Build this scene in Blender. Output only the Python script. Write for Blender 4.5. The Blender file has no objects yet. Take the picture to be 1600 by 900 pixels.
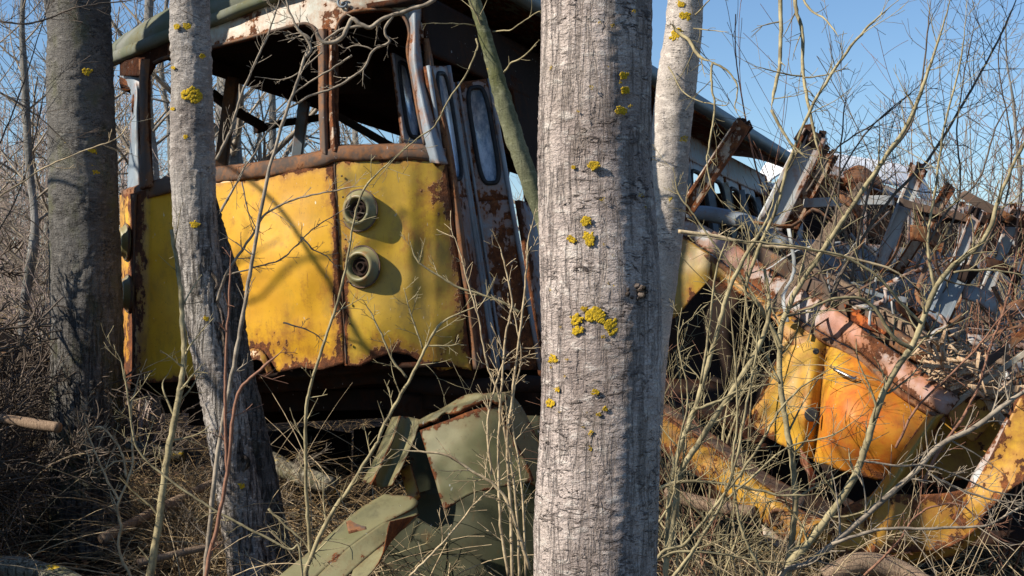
import bpy, math, random
import numpy as np
from mathutils import Vector
R = math.radians
C = bpy.context.scene.collection
scene = bpy.context.scene
# ------------------------------------------------------------------ camera, sky, sun, exposure
F = 2222.2; CAMZ = 1.5
cam = bpy.data.objects.new('camera', bpy.data.cameras.new('camera')); C.objects.link(cam)
cam.location = (0, 0, CAMZ); cam.rotation_euler = (R(90), 0, 0)
cam.data.lens = 50; cam.data.sensor_width = 36; cam.data.clip_end = 2000; cam.data.clip_start = 0.05
scene.camera = cam
SUN_AZ, SUN_EL = 70, 35          # degrees left of straight behind the camera, elevation
sdir = Vector((-math.sin(R(SUN_AZ))*math.cos(R(SUN_EL)), -math.cos(R(SUN_AZ))*math.cos(R(SUN_EL)), math.sin(R(SUN_EL))))
w = bpy.data.worlds.new('World'); scene.world = w; w.use_nodes = True
nt = w.node_tree; sky = nt.nodes.new('ShaderNodeTexSky'); sky.sky_type = 'NISHITA'; sky.sun_disc = False
sky.sun_elevation = R(SUN_EL); sky.sun_rotation = math.atan2(sdir.x, sdir.y)
sky.air_density = 1.0; sky.dust_density = 0.0; sky.ozone_density = 6.0
bg = nt.nodes['Background']; bg.inputs[1].default_value = 0.092; nt.links.new(sky.outputs[0], bg.inputs[0])
sl = bpy.data.lights.new('sun', 'SUN'); sl.energy = 5.0; sl.angle = R(0.55); sl.color = (1.0, 0.93, 0.82)
so = bpy.data.objects.new('sun', sl); C.objects.link(so); so.rotation_euler = sdir.to_track_quat('Z', 'Y').to_euler()
scene.view_settings.view_transform = 'Standard'; scene.view_settings.look = 'None'
scene.view_settings.exposure = 0.55; scene.view_settings.gamma = 1
scene.view_settings.use_curve_mapping = False
scene.cycles.max_bounces = 6
# ------------------------------------------------------------------ helpers
def P(px, py, d): return np.array(((px-800)/F*d, d, CAMZ+(450-py)/F*d))
_rs = np.random.RandomState(5); _perm = _rs.permutation(512).astype(np.int64); _val = _rs.rand(512)*2-1
def vnoise(p):
    p = np.asarray(p, float); i = np.floor(p).astype(np.int64); f = p-i; f = f*f*(3-2*f)
    def h(a, b, c): return _val[(_perm[(_perm[(_perm[a & 511]+b) & 511]+c) & 511])]
    x, y, z = i[..., 0], i[..., 1], i[..., 2]; u, v, ww = f[..., 0], f[..., 1], f[..., 2]
    def L(a, b, t): return a+(b-a)*t
    return L(L(L(h(x, y, z), h(x+1, y, z), u), L(h(x, y+1, z), h(x+1, y+1, z), u), v),
             L(L(h(x, y, z+1), h(x+1, y, z+1), u), L(h(x, y+1, z+1), h(x+1, y+1, z+1), u), v), ww)
def fbm(p, o=4):
    p = np.asarray(p, float); s = 0; a = 1
    for k in range(o): s = s+a*vnoise(p*2**k+17.3*k); a *= .5
    return s
def crs(pts, k=6):
    p = np.asarray(pts, float)
    if len(p) < 3: return np.array([p[0]+(p[-1]-p[0])*t for t in np.linspace(0, 1, k+1)])
    q = np.vstack([2*p[0]-p[1], p, 2*p[-1]-p[-2]]); out = []
    for i in range(1, len(q)-2):
        for t in np.arange(k)/k:
            a, b, c, d = q[i-1], q[i], q[i+1], q[i+2]
            out.append(.5*((2*b)+(-a+c)*t+(2*a-5*b+4*c-d)*t*t+(-a+3*b-3*c+d)*t**3))
    out.append(p[-1]); return np.array(out)
class MB:
    def __init__(s): s.V = []; s.Q = []; s.G = []; s.n = 0; s.A = []; s.B = []
    def add(s, v, quads=None, ngons=None, rust=0, chip=0):
        v = np.asarray(v, float).reshape(-1, 3)
        if quads is not None and len(quads): s.Q.append(np.asarray(quads, int).reshape(-1, 4)+s.n)
        if ngons is not None: s.G += [[i+s.n for i in g] for g in ngons]
        s.V.append(v); s.n += len(v)
        s.A.append(np.broadcast_to(np.asarray(rust, float).ravel() if np.ndim(rust) else rust, (len(v),)))
        s.B.append(np.broadcast_to(np.asarray(chip, float).ravel() if np.ndim(chip) else chip, (len(v),)))
    def build(s, name, mat, root=None, smooth=True, loc=None, kind=None):
        me = bpy.data.meshes.new(name)
        V = np.vstack(s.V)
        off = np.zeros(3)
        if root is not None: off = WL[root.name]
        elif loc is not None: off = np.array(loc, float)
        V = V-off
        Q = np.vstack(s.Q) if s.Q else np.zeros((0, 4), int)
        nq, ng = len(Q), len(s.G)
        loops = np.concatenate([Q.ravel(), np.array([i for g in s.G for i in g], int)]) if ng else Q.ravel()
        tot = np.concatenate([np.full(nq, 4), np.array([len(g) for g in s.G], int)]) if ng else np.full(nq, 4)
        st = np.concatenate([[0], np.cumsum(tot)[:-1]])
        me.vertices.add(len(V)); me.vertices.foreach_set('co', V.ravel())
        me.loops.add(len(loops)); me.loops.foreach_set('vertex_index', loops.astype(np.int32))
        me.polygons.add(len(tot)); me.polygons.foreach_set('loop_start', st.astype(np.int32)); me.polygons.foreach_set('loop_total', tot.astype(np.int32))
        me.update(calc_edges=True); me.validate()
        if smooth: me.polygons.foreach_set('use_smooth', np.ones(len(me.polygons), bool))
        A = np.concatenate(s.A); B = np.concatenate(s.B)
        if A.any():
            a = me.attributes.new('rust', 'FLOAT', 'POINT'); a.data.foreach_set('value', A.astype(np.float32))
        if B.any():
            a = me.attributes.new('chip', 'FLOAT', 'POINT'); a.data.foreach_set('value', B.astype(np.float32))
        me.materials.append(mat)
        o = bpy.data.objects.new(name, me); C.objects.link(o)
        if root is not None: o.parent = root; WL[o.name] = off
        else: o.location = off; WL[o.name] = off
        if kind: o['kind'] = kind
        return o
WL = {}
def tag(o, label=None, cat=None, group=None, kind=None):
    for k, v in (('label', label), ('category', cat), ('group', group), ('kind', kind)):
        if v: o[k] = v
    return o
def thing(name, loc, label, cat, group=None):
    o = bpy.data.objects.new(name, None); C.objects.link(o); o.location = loc; o.empty_display_size = .2
    WL[o.name] = np.array(loc, float); return tag(o, label, cat, group)
def tube(mb, pts, rad, k=5, cap=False, rust=0):
    pts = np.asarray(pts, float); n = len(pts); rad = np.broadcast_to(np.asarray(rad, float), (n,))
    t = np.gradient(pts, axis=0); t /= np.linalg.norm(t, axis=1)[:, None]+1e-9
    m = np.abs(t.mean(0)); ref = np.zeros(3); ref[int(np.argmin(m))] = 1
    a = np.cross(t, ref); a /= np.linalg.norm(a, axis=1)[:, None]+1e-9; b = np.cross(t, a)
    th = np.arange(k)*2*np.pi/k
    v = pts[:, None, :]+rad[:, None, None]*(np.cos(th)[None, :, None]*a[:, None, :]+np.sin(th)[None, :, None]*b[:, None, :])
    i = np.arange(n-1)[:, None]*k; j = np.arange(k)[None, :]; j2 = (j+1) % k
    q = np.stack([i+j, i+k+j, i+k+j2, i+j2], -1).reshape(-1, 4)
    mb.add(v, q, [list(range(k))[::1], [(n-1)*k+x for x in range(k)][::-1]] if cap else None, rust)
def grid_sheet(mb, G, thick, rust=0, chip=0):
    """G: nu x nv x 3 surface; thickened backwards along its normal"""
    nu, nv = G.shape[:2]
    du = np.gradient(G, axis=0); dv = np.gradient(G, axis=1); N = np.cross(du, dv); N /= np.linalg.norm(N, axis=2)[..., None]+1e-9
    if (N[..., 1].mean()) < 0: N = -N          # N points away from the camera side
    Bk = G+N*thick
    i, j = np.meshgrid(np.arange(nu-1), np.arange(nv-1), indexing='ij'); a = (i*nv+j).ravel()
    qf = np.stack([a, a+1, a+nv+1, a+nv], -1); o = nu*nv; qb = qf[:, ::-1]+o
    ring = [x*nv for x in range(nu)]+[(nu-1)*nv+y for y in range(1, nv)]+[x*nv+nv-1 for x in range(nu-2, -1, -1)]+[y for y in range(nv-2, 0, -1)]
    r = np.array(ring); r2 = np.roll(r, -1); qs = np.stack([r, r2, r2+o, r+o], -1)
    ru = np.broadcast_to(rust, (nu, nv)).ravel(); ch = np.broadcast_to(chip, (nu, nv)).ravel()
    mb.add(np.vstack([G.reshape(-1, 3), Bk.reshape(-1, 3)]), np.vstack([qf, qb, qs]), None, np.concatenate([ru, ru+.45]), np.concatenate([ch, ch*0]))
def resamp(pts, n, smooth=True):
    p = crs(pts, 8) if smooth and len(pts) > 2 else np.asarray(pts, float)
    s = np.concatenate([[0], np.cumsum(np.linalg.norm(np.diff(p, axis=0), axis=1))]); u = np.linspace(0, s[-1], n)
    return np.stack([np.interp(u, s, p[:, c]) for c in range(3)], -1)
def rails(mb, rl, nu=30, nv=6, thick=.01, rust=.0, edge=.35, dent=0, dsc=3, smooth=True, crease=False, chip=0):
    """surface through several rails (world points)"""
    Rr = np.stack([resamp(r, nu, smooth) for r in rl], 1)          # nu x nr x 3
    out = []
    for u in range(nu):
        p = Rr[u]
        out.append(crs(p, nv) if (len(p) > 2 and not crease) else np.vstack([p[i]+(p[i+1]-p[i])*t for i in range(len(p)-1) for t in np.arange(nv)/nv]+[p[-1]]))
    G = np.array(out)
    if dent:
        G = G+np.array([.15, 1, .15])*(fbm(G*dsc, 3)*dent)[..., None]
    U = np.linspace(0, 1, G.shape[0])[:, None]; V = np.linspace(0, 1, G.shape[1])[None, :]
    lu = np.linalg.norm(G[-1]-G[0], axis=-1).mean(); lv = np.linalg.norm(G[:, -1]-G[:, 0], axis=-1).mean()
    e = np.minimum(np.minimum(U, 1-U)*lu, np.minimum(V, 1-V)*lv)
    grid_sheet(mb, G, thick, rust+edge*np.exp(-(e/.035)**1.3), chip)
    return G
def PX(l): return [P(*a) for a in l]
def bar(mb, p0, p1, w, h, up=(0, 0, 1), n=6, jag=0, rust=0, rng=None, wob=0):
    """rectangular bar of width w (across) and depth h, optionally ragged ends"""
    p0 = np.array(p0, float); p1 = np.array(p1, float); t = (p1-p0)/np.linalg.norm(p1-p0)
    a = np.cross(t, up); a /= np.linalg.norm(a)+1e-9; b = np.cross(a, t)
    pr = [(-1, -1), (-.85, -1), (.85, -1), (1, -1), (1, -.8), (1, .8), (1, 1), (-1, 1), (-1, .8), (-1, -.8)]
    V = []
    for i in range(n+1):
        c = p0+(p1-p0)*i/n
        if wob: c = c+wob*np.array([vnoise(c*4), vnoise(c*4+9), vnoise(c*4+5)])
        for (x, y) in pr:
            q = c+a*x*w/2+b*y*h/2
            if jag and i in (0, n): q = q+t*jag*vnoise(q*45+i)*(1 if i else -1)
            V.append(q)
    m = len(pr); Q = [[i*m+j, i*m+(j+1) % m, (i+1)*m+(j+1) % m, (i+1)*m+j] for i in range(n) for j in range(m)]
    ru = np.repeat(np.linspace(0, 1, n+1), m); ru = rust+(.35*np.exp(-((1-ru)/.12)**2) if jag else 0)
    mb.add(V, Q, [list(range(m))[::-1], [n*m+j for j in range(m)]], ru if np.ndim(ru) else np.full(len(V), ru))
# ------------------------------------------------------------------ materials
class NB:
    def __init__(s, name):
        s.m = bpy.data.materials.new(name); s.m.use_nodes = True; s.t = s.m.node_tree; s.t.nodes.clear()
        s.out = s.n('ShaderNodeOutputMaterial'); s.bs = s.n('ShaderNodeBsdfPrincipled'); s.l(s.bs.outputs[0], s.out.inputs[0])
        s.tc = s.n('ShaderNodeTexCoord').outputs['Object']
    def n(s, k): return s.t.nodes.new(k)
    def l(s, a, b): s.t.links.new(a, b)
    def put(s, sock, v):
        if isinstance(v, (int, float)): sock.default_value = v
        elif isinstance(v, tuple): sock.default_value = (*v, 1) if len(v) == 3 and sock.type == 'RGBA' else v
        else: s.l(v, sock)
    def mapc(s, sc, loc=(0, 0, 0)):
        m = s.n('ShaderNodeMapping'); m.inputs['Scale'].default_value = sc; m.inputs['Location'].default_value = loc; s.l(s.tc, m.inputs[0]); return m.outputs[0]
    def noise(s, scale=1, detail=5, rough=.6, co=None, dist=0):
        x = s.n('ShaderNodeTexNoise'); x.inputs['Scale'].default_value = scale; x.inputs['Detail'].default_value = detail
        x.inputs['Roughness'].default_value = rough; x.inputs['Distortion'].default_value = dist; s.l(co or s.tc, x.inputs['Vector']); return x.outputs[0]
    def vor(s, scale, co=None, f='F1'):
        x = s.n('ShaderNodeTexVoronoi'); x.feature = f; x.inputs['Scale'].default_value = scale; s.l(co or s.tc, x.inputs['Vector']); return x.outputs[0]
    def math(s, op, a, b=0, c=0):
        x = s.n('ShaderNodeMath'); x.operation = op; s.put(x.inputs[0], a); s.put(x.inputs[1], b); s.put(x.inputs[2], c); return x.outputs[0]
    def mr(s, v, a, b, c=0, d=1):
        x = s.n('ShaderNodeMapRange'); x.interpolation_type = 'SMOOTHSTEP'; s.put(x.inputs[0], v)
        for i, q in enumerate((a, b, c, d)): s.put(x.inputs[i+1], q)
        return x.outputs[0]
    def mix(s, f, a, b, mode='MIX'):
        x = s.n('ShaderNodeMix'); x.data_type = 'RGBA'; x.blend_type = mode; s.put(x.inputs[0], f); s.put(x.inputs[6], a); s.put(x.inputs[7], b); return x.outputs[2]
    def attr(s, nm):
        x = s.n('ShaderNodeAttribute'); x.attribute_name = nm; return x.outputs['Fac']
    def ramp(s, f, st):
        x = s.n('ShaderNodeValToRGB'); e = x.color_ramp.elements
        while len(e) < len(st): e.new(.5)
        for i, (p, c) in enumerate(st): e[i].position = p; e[i].color = (*c, 1)
        s.put(x.inputs[0], f); return x.outputs[0]
    def fin(s, col, rough=.8, bump=None, dist=.01, strength=1, spec=.3, metal=0):
        s.put(s.bs.inputs['Base Color'], col); s.put(s.bs.inputs['Roughness'], rough); s.put(s.bs.inputs['Metallic'], metal)
        s.bs.inputs['Specular IOR Level'].default_value = spec
        if bump is not None:
            b = s.n('ShaderNodeBump'); b.inputs['Distance'].default_value = dist; b.inputs['Strength'].default_value = strength; s.l(bump, b.inputs['Height']); s.l(b.outputs[0], s.bs.inputs['Normal'])
        return s.m
def bark(name, light, dark, fis=.3, len_=1, lich=.0, moss=0, dist=.012, spec=.15, fz=None, ls=1):
    b = NB(name)
    big = b.noise(1, 4, .6, b.mapc((3, 3, 2.2)))
    band = b.noise(1, 3, .6, b.mapc((7*ls, 7*ls, 34*ls)))
    lent = b.noise(1, 3, .55, b.mapc((48*ls, 48*ls, 120*ls)), 1.2)
    fine = b.noise(1, 5, .7, b.mapc((130, 130, 190)))
    fs = b.noise(1, 5, .65, b.mapc((46, 46, 5)), .8)
    lm = b.math('MULTIPLY', b.mr(lent, .53, .66), b.math('MULTIPLY', b.mr(band, .42, .62, .1, 1), b.mr(b.noise(1, 3, .6, b.mapc((6, 6, 4), (7, 7, 7))), .38, .62, .04, 1)))
    fm = b.mr(fs, .38, .5, 1, 0)
    if fz:
        sx = b.n('ShaderNodeSeparateXYZ'); b.l(b.tc, sx.inputs[0]); zz = b.math('ADD', sx.outputs[2], b.math('MULTIPLY', big, .5))
        fm = b.math('MULTIPLY', fm, b.mr(zz, fz[0], fz[1], 1, .06))
    pale = b.noise(1, 4, .65, b.mapc((20, 20, 46), (3, 1, 2)))
    col = b.mix(b.mr(big, .35, .65), dark, light)
    col = b.mix(b.mr(fine, .42, .66, 0, .6), col, tuple(c*.5 for c in dark))
    col = b.mix(b.mr(pale, .53, .66, 0, .6), col, tuple(min(.8, c*1.3) for c in light))
    col = b.mix(b.math('MULTIPLY', lm, .75*len_), col, tuple(c*.42 for c in dark))
    col = b.mix(b.math('MULTIPLY', fm, fis), col, tuple(c*.3 for c in dark))
    if moss: col = b.mix(b.math('MULTIPLY', b.mr(b.noise(1, 5, .65, b.mapc((5, 5, 3), (9, 0, 3))), .5, .66), moss), col, (.11, .115, .03))
    if lich:
        lc = b.noise(1, 6, .7, b.mapc((9, 9, 13), (4, 4, 1)))
        col = b.mix(b.mr(lc, .70-.1*lich, .73-.1*lich), col, (.50, .33, .03))
    h = b.math('ADD', b.math('MULTIPLY', lm, .75*len_), b.math('MULTIPLY', fine, .28))
    h = b.math('ADD', h, b.math('MULTIPLY', fm, -1.3*fis)); h = b.math('ADD', h, b.math('MULTIPLY', pale, .6))
    return b.fin(col, .92, h, dist, 1, spec)
def paint(name, col, col2, amt=0., *a, blend=None, **k):
    return _paint(name, col, col2, amt, *a, blend=blend, **k)
def _paint(name, col, col2, amt=0., rough=.42, chip=None, dirt=.35, dirtcol=(.06, .055, .035), ochre=(.30, .11, .025), spec=.4, rustlo=(.028, .011, .007), rusthi=(.30, .095, .025), dist=.007, blend=None):
    b = NB(name)
    n1 = b.noise(3.2, 8, .68); n2 = b.noise(26, 6, .65); n4 = b.noise(1, 5, .6, b.mapc((20, 20, 1.6)))
    m = b.math('ADD', b.attr('rust'), amt)
    m = b.math('ADD', m, b.math('MULTIPLY', b.math('SUBTRACT', n1, .5), 1.5))
    m = b.math('ADD', m, b.math('MULTIPLY', b.math('SUBTRACT', n2, .5), .9))
    m = b.math('ADD', m, b.math('MULTIPLY', b.math('SUBTRACT', n4, .5), .7))
    mask = b.mr(m, .47, .53); halo = b.mr(m, .12, .5)
    pc = b.mix(b.mr(b.noise(2.1, 5, .6, b.mapc((1, 1, 1), (5, 3, 1))), .35, .65), col, col2)
    if blend:
        vd = b.n('ShaderNodeVectorMath'); vd.operation = 'DISTANCE'; b.l(b.tc, vd.inputs[0]); vd.inputs[1].default_value = blend[0]
        q = b.math('ADD', vd.outputs['Value'], b.math('MULTIPLY', b.math('SUBTRACT', b.noise(4, 7, .7), .5), .55))
        pc = b.mix(b.mr(q, blend[1], blend[2], 1, 0), pc, b.mix(b.mr(b.noise(7, 6, .7), .35, .65), blend[3], blend[4]))
    pc = b.mix(b.math('MULTIPLY', b.mr(b.noise(5, 7, .7, b.mapc((1, 1, .5), (1, 8, 1))), .5, .72), dirt), pc, dirtcol)
    pc = b.mix(b.math('MULTIPLY', halo, .62), pc, ochre)
    cm = b.math('ADD', b.math('MULTIPLY', b.attr('chip'), 1.45), b.math('MULTIPLY', b.math('SUBTRACT', b.noise(1, 5, .7, b.mapc((40, 40, 17))), .5), 1.6))
    pc = b.mix(b.mr(cm, .62, .66), pc, chip or tuple(min(.75, c*1.3+.1) for c in col2))
    rc = b.ramp(b.noise(17, 8, .75), [(.3, rustlo), (.5, tuple((a+c)/2.6 for a, c in zip(rustlo, rusthi))), (.68, rusthi)])
    c = b.mix(mask, pc, rc)
    scr = b.mr(b.noise(1, 4, .7, b.mapc((70, 70, 4), (2, 2, 2))), .655, .68)
    c = b.mix(b.math('MULTIPLY', scr, b.mr(n1, .4, .62, 0, .75)), c, ochre)
    fl = b.mr(b.noise(1, 3, .6, b.mapc((55, 55, 22), (8, 1, 6))), .715, .73)
    c = b.mix(b.math('MULTIPLY', fl, .8), c, tuple(min(.7, x*.5+.32) for x in col2))
    speck = b.mr(b.noise(90, 3, .6), .66, .70)
    c = b.mix(b.math('MULTIPLY', speck, .5), c, (.05, .03, .02))
    h = b.math('ADD', b.math('MULTIPLY', mask, -.35), b.math('MULTIPLY', b.math('MULTIPLY', mask, b.noise(60, 6, .7)), 1.3))
    h = b.math('ADD', h, b.math('MULTIPLY', n2, .12))
    return b.fin(c, b.mr(mask, 0, 1, rough, .92), h, dist, 1, spec)
def simple(name, a, c2, sc=20, rough=.85, co=(1, 1, 1), dist=.003, spec=.2, metal=0):
    b = NB(name); n = b.noise(sc, 6, .7, b.mapc(co)); return b.fin(b.mix(b.mr(n, .35, .65), a, c2), rough, n, dist, 1, spec, metal)
M = {}
M['bark_near'] = bark('aspen_bark', (.66, .545, .47), (.35, .275, .235), .30, 1.5, 0, .1, .026, ls=.6)
M['bark_dark'] = bark('old_bark', (.19, .175, .155), (.10, .09, .08), .7, 1, .05, .4, .022, fz=(1.0, 2.2))
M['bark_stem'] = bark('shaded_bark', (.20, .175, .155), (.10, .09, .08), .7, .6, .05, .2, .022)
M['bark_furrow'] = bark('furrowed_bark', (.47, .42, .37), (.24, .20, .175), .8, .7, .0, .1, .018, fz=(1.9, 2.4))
M['bark_split'] = bark('split_bark', (.27, .21, .17), (.12, .09, .075), 1, 0, 0, .15, .035)
M['bark_birch'] = bark('pale_bark', (.62, .54, .46), (.42, .36, .31), .05, 1.1, 0, .12, .008)
M['bark_limb'] = bark('limb_bark', (.22, .215, .13), (.12, .125, .07), .2, .4, .6, .6, .005)
M['bark_far'] = bark('far_bark', (.33, .31, .28), (.17, .16, .14), .3, .5, 0, .2, .006)
M['log'] = bark('log_bark', (.30, .27, .2), (.12, .1, .07), .6, .3, 1, .6, .01)
M['twig_olive'] = simple('twig_olive', (.40, .33, .18), (.18, .145, .08), 16, .8)
M['twig_grey'] = simple('twig_grey', (.38, .31, .225), (.17, .135, .10), 16, .8)
M['twig_tan'] = simple('twig_tan', (.58, .45, .27), (.27, .195, .115), 16, .8)
M['twig_red'] = simple('twig_red', (.30, .15, .09), (.20, .095, .06), 30, .7)
M['twig_dark'] = simple('twig_dark', (.16, .12, .09), (.07, .055, .04), 22, .8)
M['twig_far'] = simple('twig_far', (.50, .37, .29), (.32, .25, .21), 8, .9)
M['grass'] = simple('dry_grass', (.44, .30, .145), (.06, .038, .024), 13, .8)
M['leaf'] = simple('dead_leaf', (.20, .115, .06), (.09, .055, .035), 14, .8)
M['lichen'] = simple('lichen', (.74, .47, .02), (.38, .26, .03), 120, .95, dist=.008)
M['yellow'] = paint('yellow_paint', (.72, .385, .02), (.58, .285, .018), .045, .45, (.72, .66, .45), .45, (.16, .12, .04))
M['yellow_dull'] = paint('dull_yellow_paint', (.42, .25, .028), (.30, .185, .03), .10, .42, (.62, .62, .5), .6, (.10, .095, .05))
M['orange'] = paint('orange_paint', (.50, .13, .018), (.56, .25, .022), .16, .55, (.7, .5, .3), .3, (.2, .05, .02), (.36, .07, .018), rusthi=(.36, .09, .028), spec=.2)
M['yellow_r'] = paint('weathered_yellow', (.56, .30, .022), (.38, .20, .028), .20, .55, (.7, .6, .4), .4, (.13, .10, .05))
M['cream'] = paint('cream_paint', (.48, .44, .33), (.40, .40, .34), .20, .5, (.7, .68, .6), .4, (.16, .15, .08))
M['bluegrey'] = paint('bluegrey_paint', (.25, .29, .32), (.19, .215, .235), .08, .5, (.5, .5, .48), .4)
M['grey_r'] = paint('grey_paint', (.42, .43, .42), (.34, .35, .34), .08, .55, (.6, .6, .55), .3)
M['pink'] = paint('faded_red_paint', (.44, .20, .13), (.36, .36, .35), .18, .6, (.55, .52, .5), .6, (.10, .08, .06))
M['rust'] = paint('rusty_steel', (.13, .085, .06), (.075, .05, .036), .16, .85, None, .5, (.03, .02, .015))
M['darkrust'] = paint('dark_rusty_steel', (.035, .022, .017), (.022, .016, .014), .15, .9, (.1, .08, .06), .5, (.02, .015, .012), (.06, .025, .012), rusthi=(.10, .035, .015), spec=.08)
M['moss_roof'] = paint('mossy_roof', (.115, .125, .075), (.19, .19, .16), .16, .85, (.3, .3, .22), .85, (.07, .085, .03), (.14, .12, .05), .15)
M['slate'] = paint('grey_roof', (.20, .25, .26), (.14, .18, .19), -.1, .6, (.3, .33, .33), .4)
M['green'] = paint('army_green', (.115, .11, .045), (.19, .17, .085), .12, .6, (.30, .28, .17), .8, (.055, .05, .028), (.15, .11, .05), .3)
M['green_shaded'] = paint('shaded_green', (.04, .045, .022), (.055, .055, .03), .08, .7, (.1, .1, .06), .6, (.03, .025, .015), (.08, .05, .02), .2)  # cabinet green with its shade put into the colour, plus rust spots
M['white'] = simple('white_sheet', (.86, .86, .86), (.82, .82, .83), 3, .5)
M['rubber'] = simple('rubber', (.02, .02, .022), (.035, .035, .035), 30, .6)
M['chrome'] = simple('dull_chrome', (.5, .5, .5), (.4, .38, .36), 30, .3, metal=1)
M['lamp'] = paint('lamp_ring', (.24, .21, .09), (.17, .17, .10), .10, .45, (.4, .4, .3), .4)
M['wood'] = simple('weathered_wood', (.34, .24, .16), (.16, .105, .07), 6, .9, (30, 30, 2), .006)
M['bright_wood'] = simple('split_wood', (.62, .48, .32), (.36, .2, .1), 9, .9, (18, 18, 3), .006)
def glass():
    b = NB('sky_tinted_glass'); n = b.noise(7, 7, .75, b.mapc((1, 1, .5)))
    col = b.mix(b.mr(n, .4, .62), (.16, .24, .34), (.62, .68, .74)); b.bs.inputs['Transmission Weight'].default_value = .25  # blue-white sky reflection is put into the frosted pane colour
    return b.fin(col, .25, n, .003, 1, .6)
M['glass'] = glass()
M['nose'] = paint('yellow_orange_paint', (.60, .32, .022), (.42, .235, .028), .11, .5, (.7, .6, .4), .4, (.13, .10, .05), blend=((-.60, -.5, .86), .18, .40, (.52, .12, .018), (.56, .22, .022)), spec=.25)
def ground():
    b = NB('forest_floor'); n = b.noise(2.2, 8, .7); n2 = b.noise(45, 6, .75)
    c = b.mix(b.mr(n, .35, .65), (.022, .016, .012), (.055, .038, .026)); c = b.mix(b.mr(n2, .52, .64), c, (.11, .075, .045))
    return b.fin(c, .95, b.math('ADD', n, n2), .05, 1, .1)
M['ground'] = ground()
# ------------------------------------------------------------------ ground
mb = MB(); xs = np.concatenate([np.linspace(-900, -14, 12), np.linspace(-12, 12, 150), np.linspace(14, 900, 12)]); ys = np.concatenate([np.linspace(-40, 1, 6), np.linspace(1.5, 20, 130), np.linspace(22, 1500, 30)])
def GZ(x, y):
    x = np.asarray(x, float); y = np.asarray(y, float)
    b = 1.25*np.exp(-(((x+4.9)/1.35)**4+((y-11.8)/2.2)**2))            # low bank left of the tram
    return b+.06*fbm(np.stack([x*.9, y*.9, x*0], -1), 3)*np.clip((16-np.abs(y-6))/10, 0, 1)
X, Y = np.meshgrid(xs, ys, indexing='ij'); G = np.stack([X, Y, GZ(X, Y)], -1); nu, nv = X.shape
i, j = np.meshgrid(np.arange(nu-1), np.arange(nv-1), indexing='ij'); a = (i*nv+j).ravel()
mb.add(G, np.stack([a, a+nv, a+nv+1, a+1], -1)); mb.build('ground', M['ground'], kind='structure')
# ------------------------------------------------------------------ branching growth
def growth(mb, p, d, L, r, lv, rng, up=.15, wig=.18, kids=(5, 7), ratio=.5, ang=(25, 60), k=(3, 3, 4, 5), rmin=.0011, sag=0, seg=None, collect=None):
    n = max(4, int(L/(seg or (.05+.04*lv)))); n = min(n, 34); d = np.array(d, float); d /= np.linalg.norm(d); p = np.array(p, float)
    pts = [p]; ds = [d]; st = L/n
    w = rng.randn(3)*.5
    for i in range(n):
        w = w*.7+rng.randn(3)*.6
        d = d+w*wig*.3+np.array([0, 0, up*.12-sag*.1*(i/n)]); d /= np.linalg.norm(d); p = p+d*st; pts.append(p); ds.append(d)
    pts = np.array(pts); rad = r+(max(rmin, r*.28)-r)*np.linspace(0, 1, n+1)**.8
    tube(mb, pts, rad, k[min(lv, 3)])
    if lv > 0:
        nk = rng.randint(kids[0], kids[1]+1)
        for q in range(nk):
            f = .18+.8*(q+rng.rand()*.8)/nk; f = min(f, .98); ii = int(f*n); dd = ds[ii]
            o = rng.randn(3); o -= dd*o.dot(dd); o /= np.linalg.norm(o)+1e-9; A = R(rng.uniform(*ang))
            cd = dd*math.cos(A)+o*math.sin(A)
            growth(mb, pts[ii], cd, L*ratio*(1.15-f*.6)*rng.uniform(.6, 1.25), max(rmin, rad[ii]*.55), lv-1, rng, up, wig*1.1, kids, ratio, ang, k, rmin, sag, seg, collect)
    return pts
# ------------------------------------------------------------------ trunks
def trunk_mesh(path, res=96, dz=.012, amp=.004, lump=.01, seed=0, fis=0, topz=None):
    """path: list of (x,y,z,r) upward"""
    p = np.array(path, float); q = crs(p, 12); s = np.concatenate([[0], np.cumsum(np.linalg.norm(np.diff(q[:, :3], axis=0), axis=1))])
    n = max(8, int(s[-1]/dz)); u = np.linspace(0, s[-1], n); c = np.stack([np.interp(u, s, q[:, k]) for k in range(4)], -1)
    th = np.linspace(0, 2*np.pi, res, endpoint=False); cs, sn = np.cos(th), np.sin(th)
    N = np.stack([np.broadcast_to(cs, (n, res)), np.broadcast_to(sn, (n, res)), np.zeros((n, res))], -1)
    base = c[:, None, :3]+N*c[:, None, 3:4]
    f1 = fbm(base*np.array([4, 4, 1.5])+seed, 3)*lump
    f2 = fbm(base*np.array([34, 34, 88])+seed, 4)*amp*(1+.9*vnoise(base*np.array([5, 5, 9])+seed))
    f3 = 0
    if fis: f3 = -np.clip(.25-np.abs(fbm(base*np.array([20, 20, 2.2])+seed, 3)), 0, 1)*fis*(.15+.85/(1+np.exp((base[..., 2]-1.9)*5)))
    V = base+N*(f1+f2+f3)[..., None]
    i, j = np.meshgrid(np.arange(n-1), np.arange(res), indexing='ij'); j2 = (j+1) % res
    return V, np.stack([i*res+j, i*res+j2, (i+1)*res+j2, (i+1)*res+j], -1).reshape(-1, 4), c
def trunk(root, path, mat, **kw):
    V, Q, c = trunk_mesh(path, **kw); mb = MB(); mb.add(V, Q, [list(range(kw.get('res', 96)))[::-1]]); return mb.build('trunk', mat, root), c
def pxpath(l, d):  # (cx, cy, halfwidth px)
    return [(*P(x, y, d), hw/F*d) for x, y, hw in l]
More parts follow.
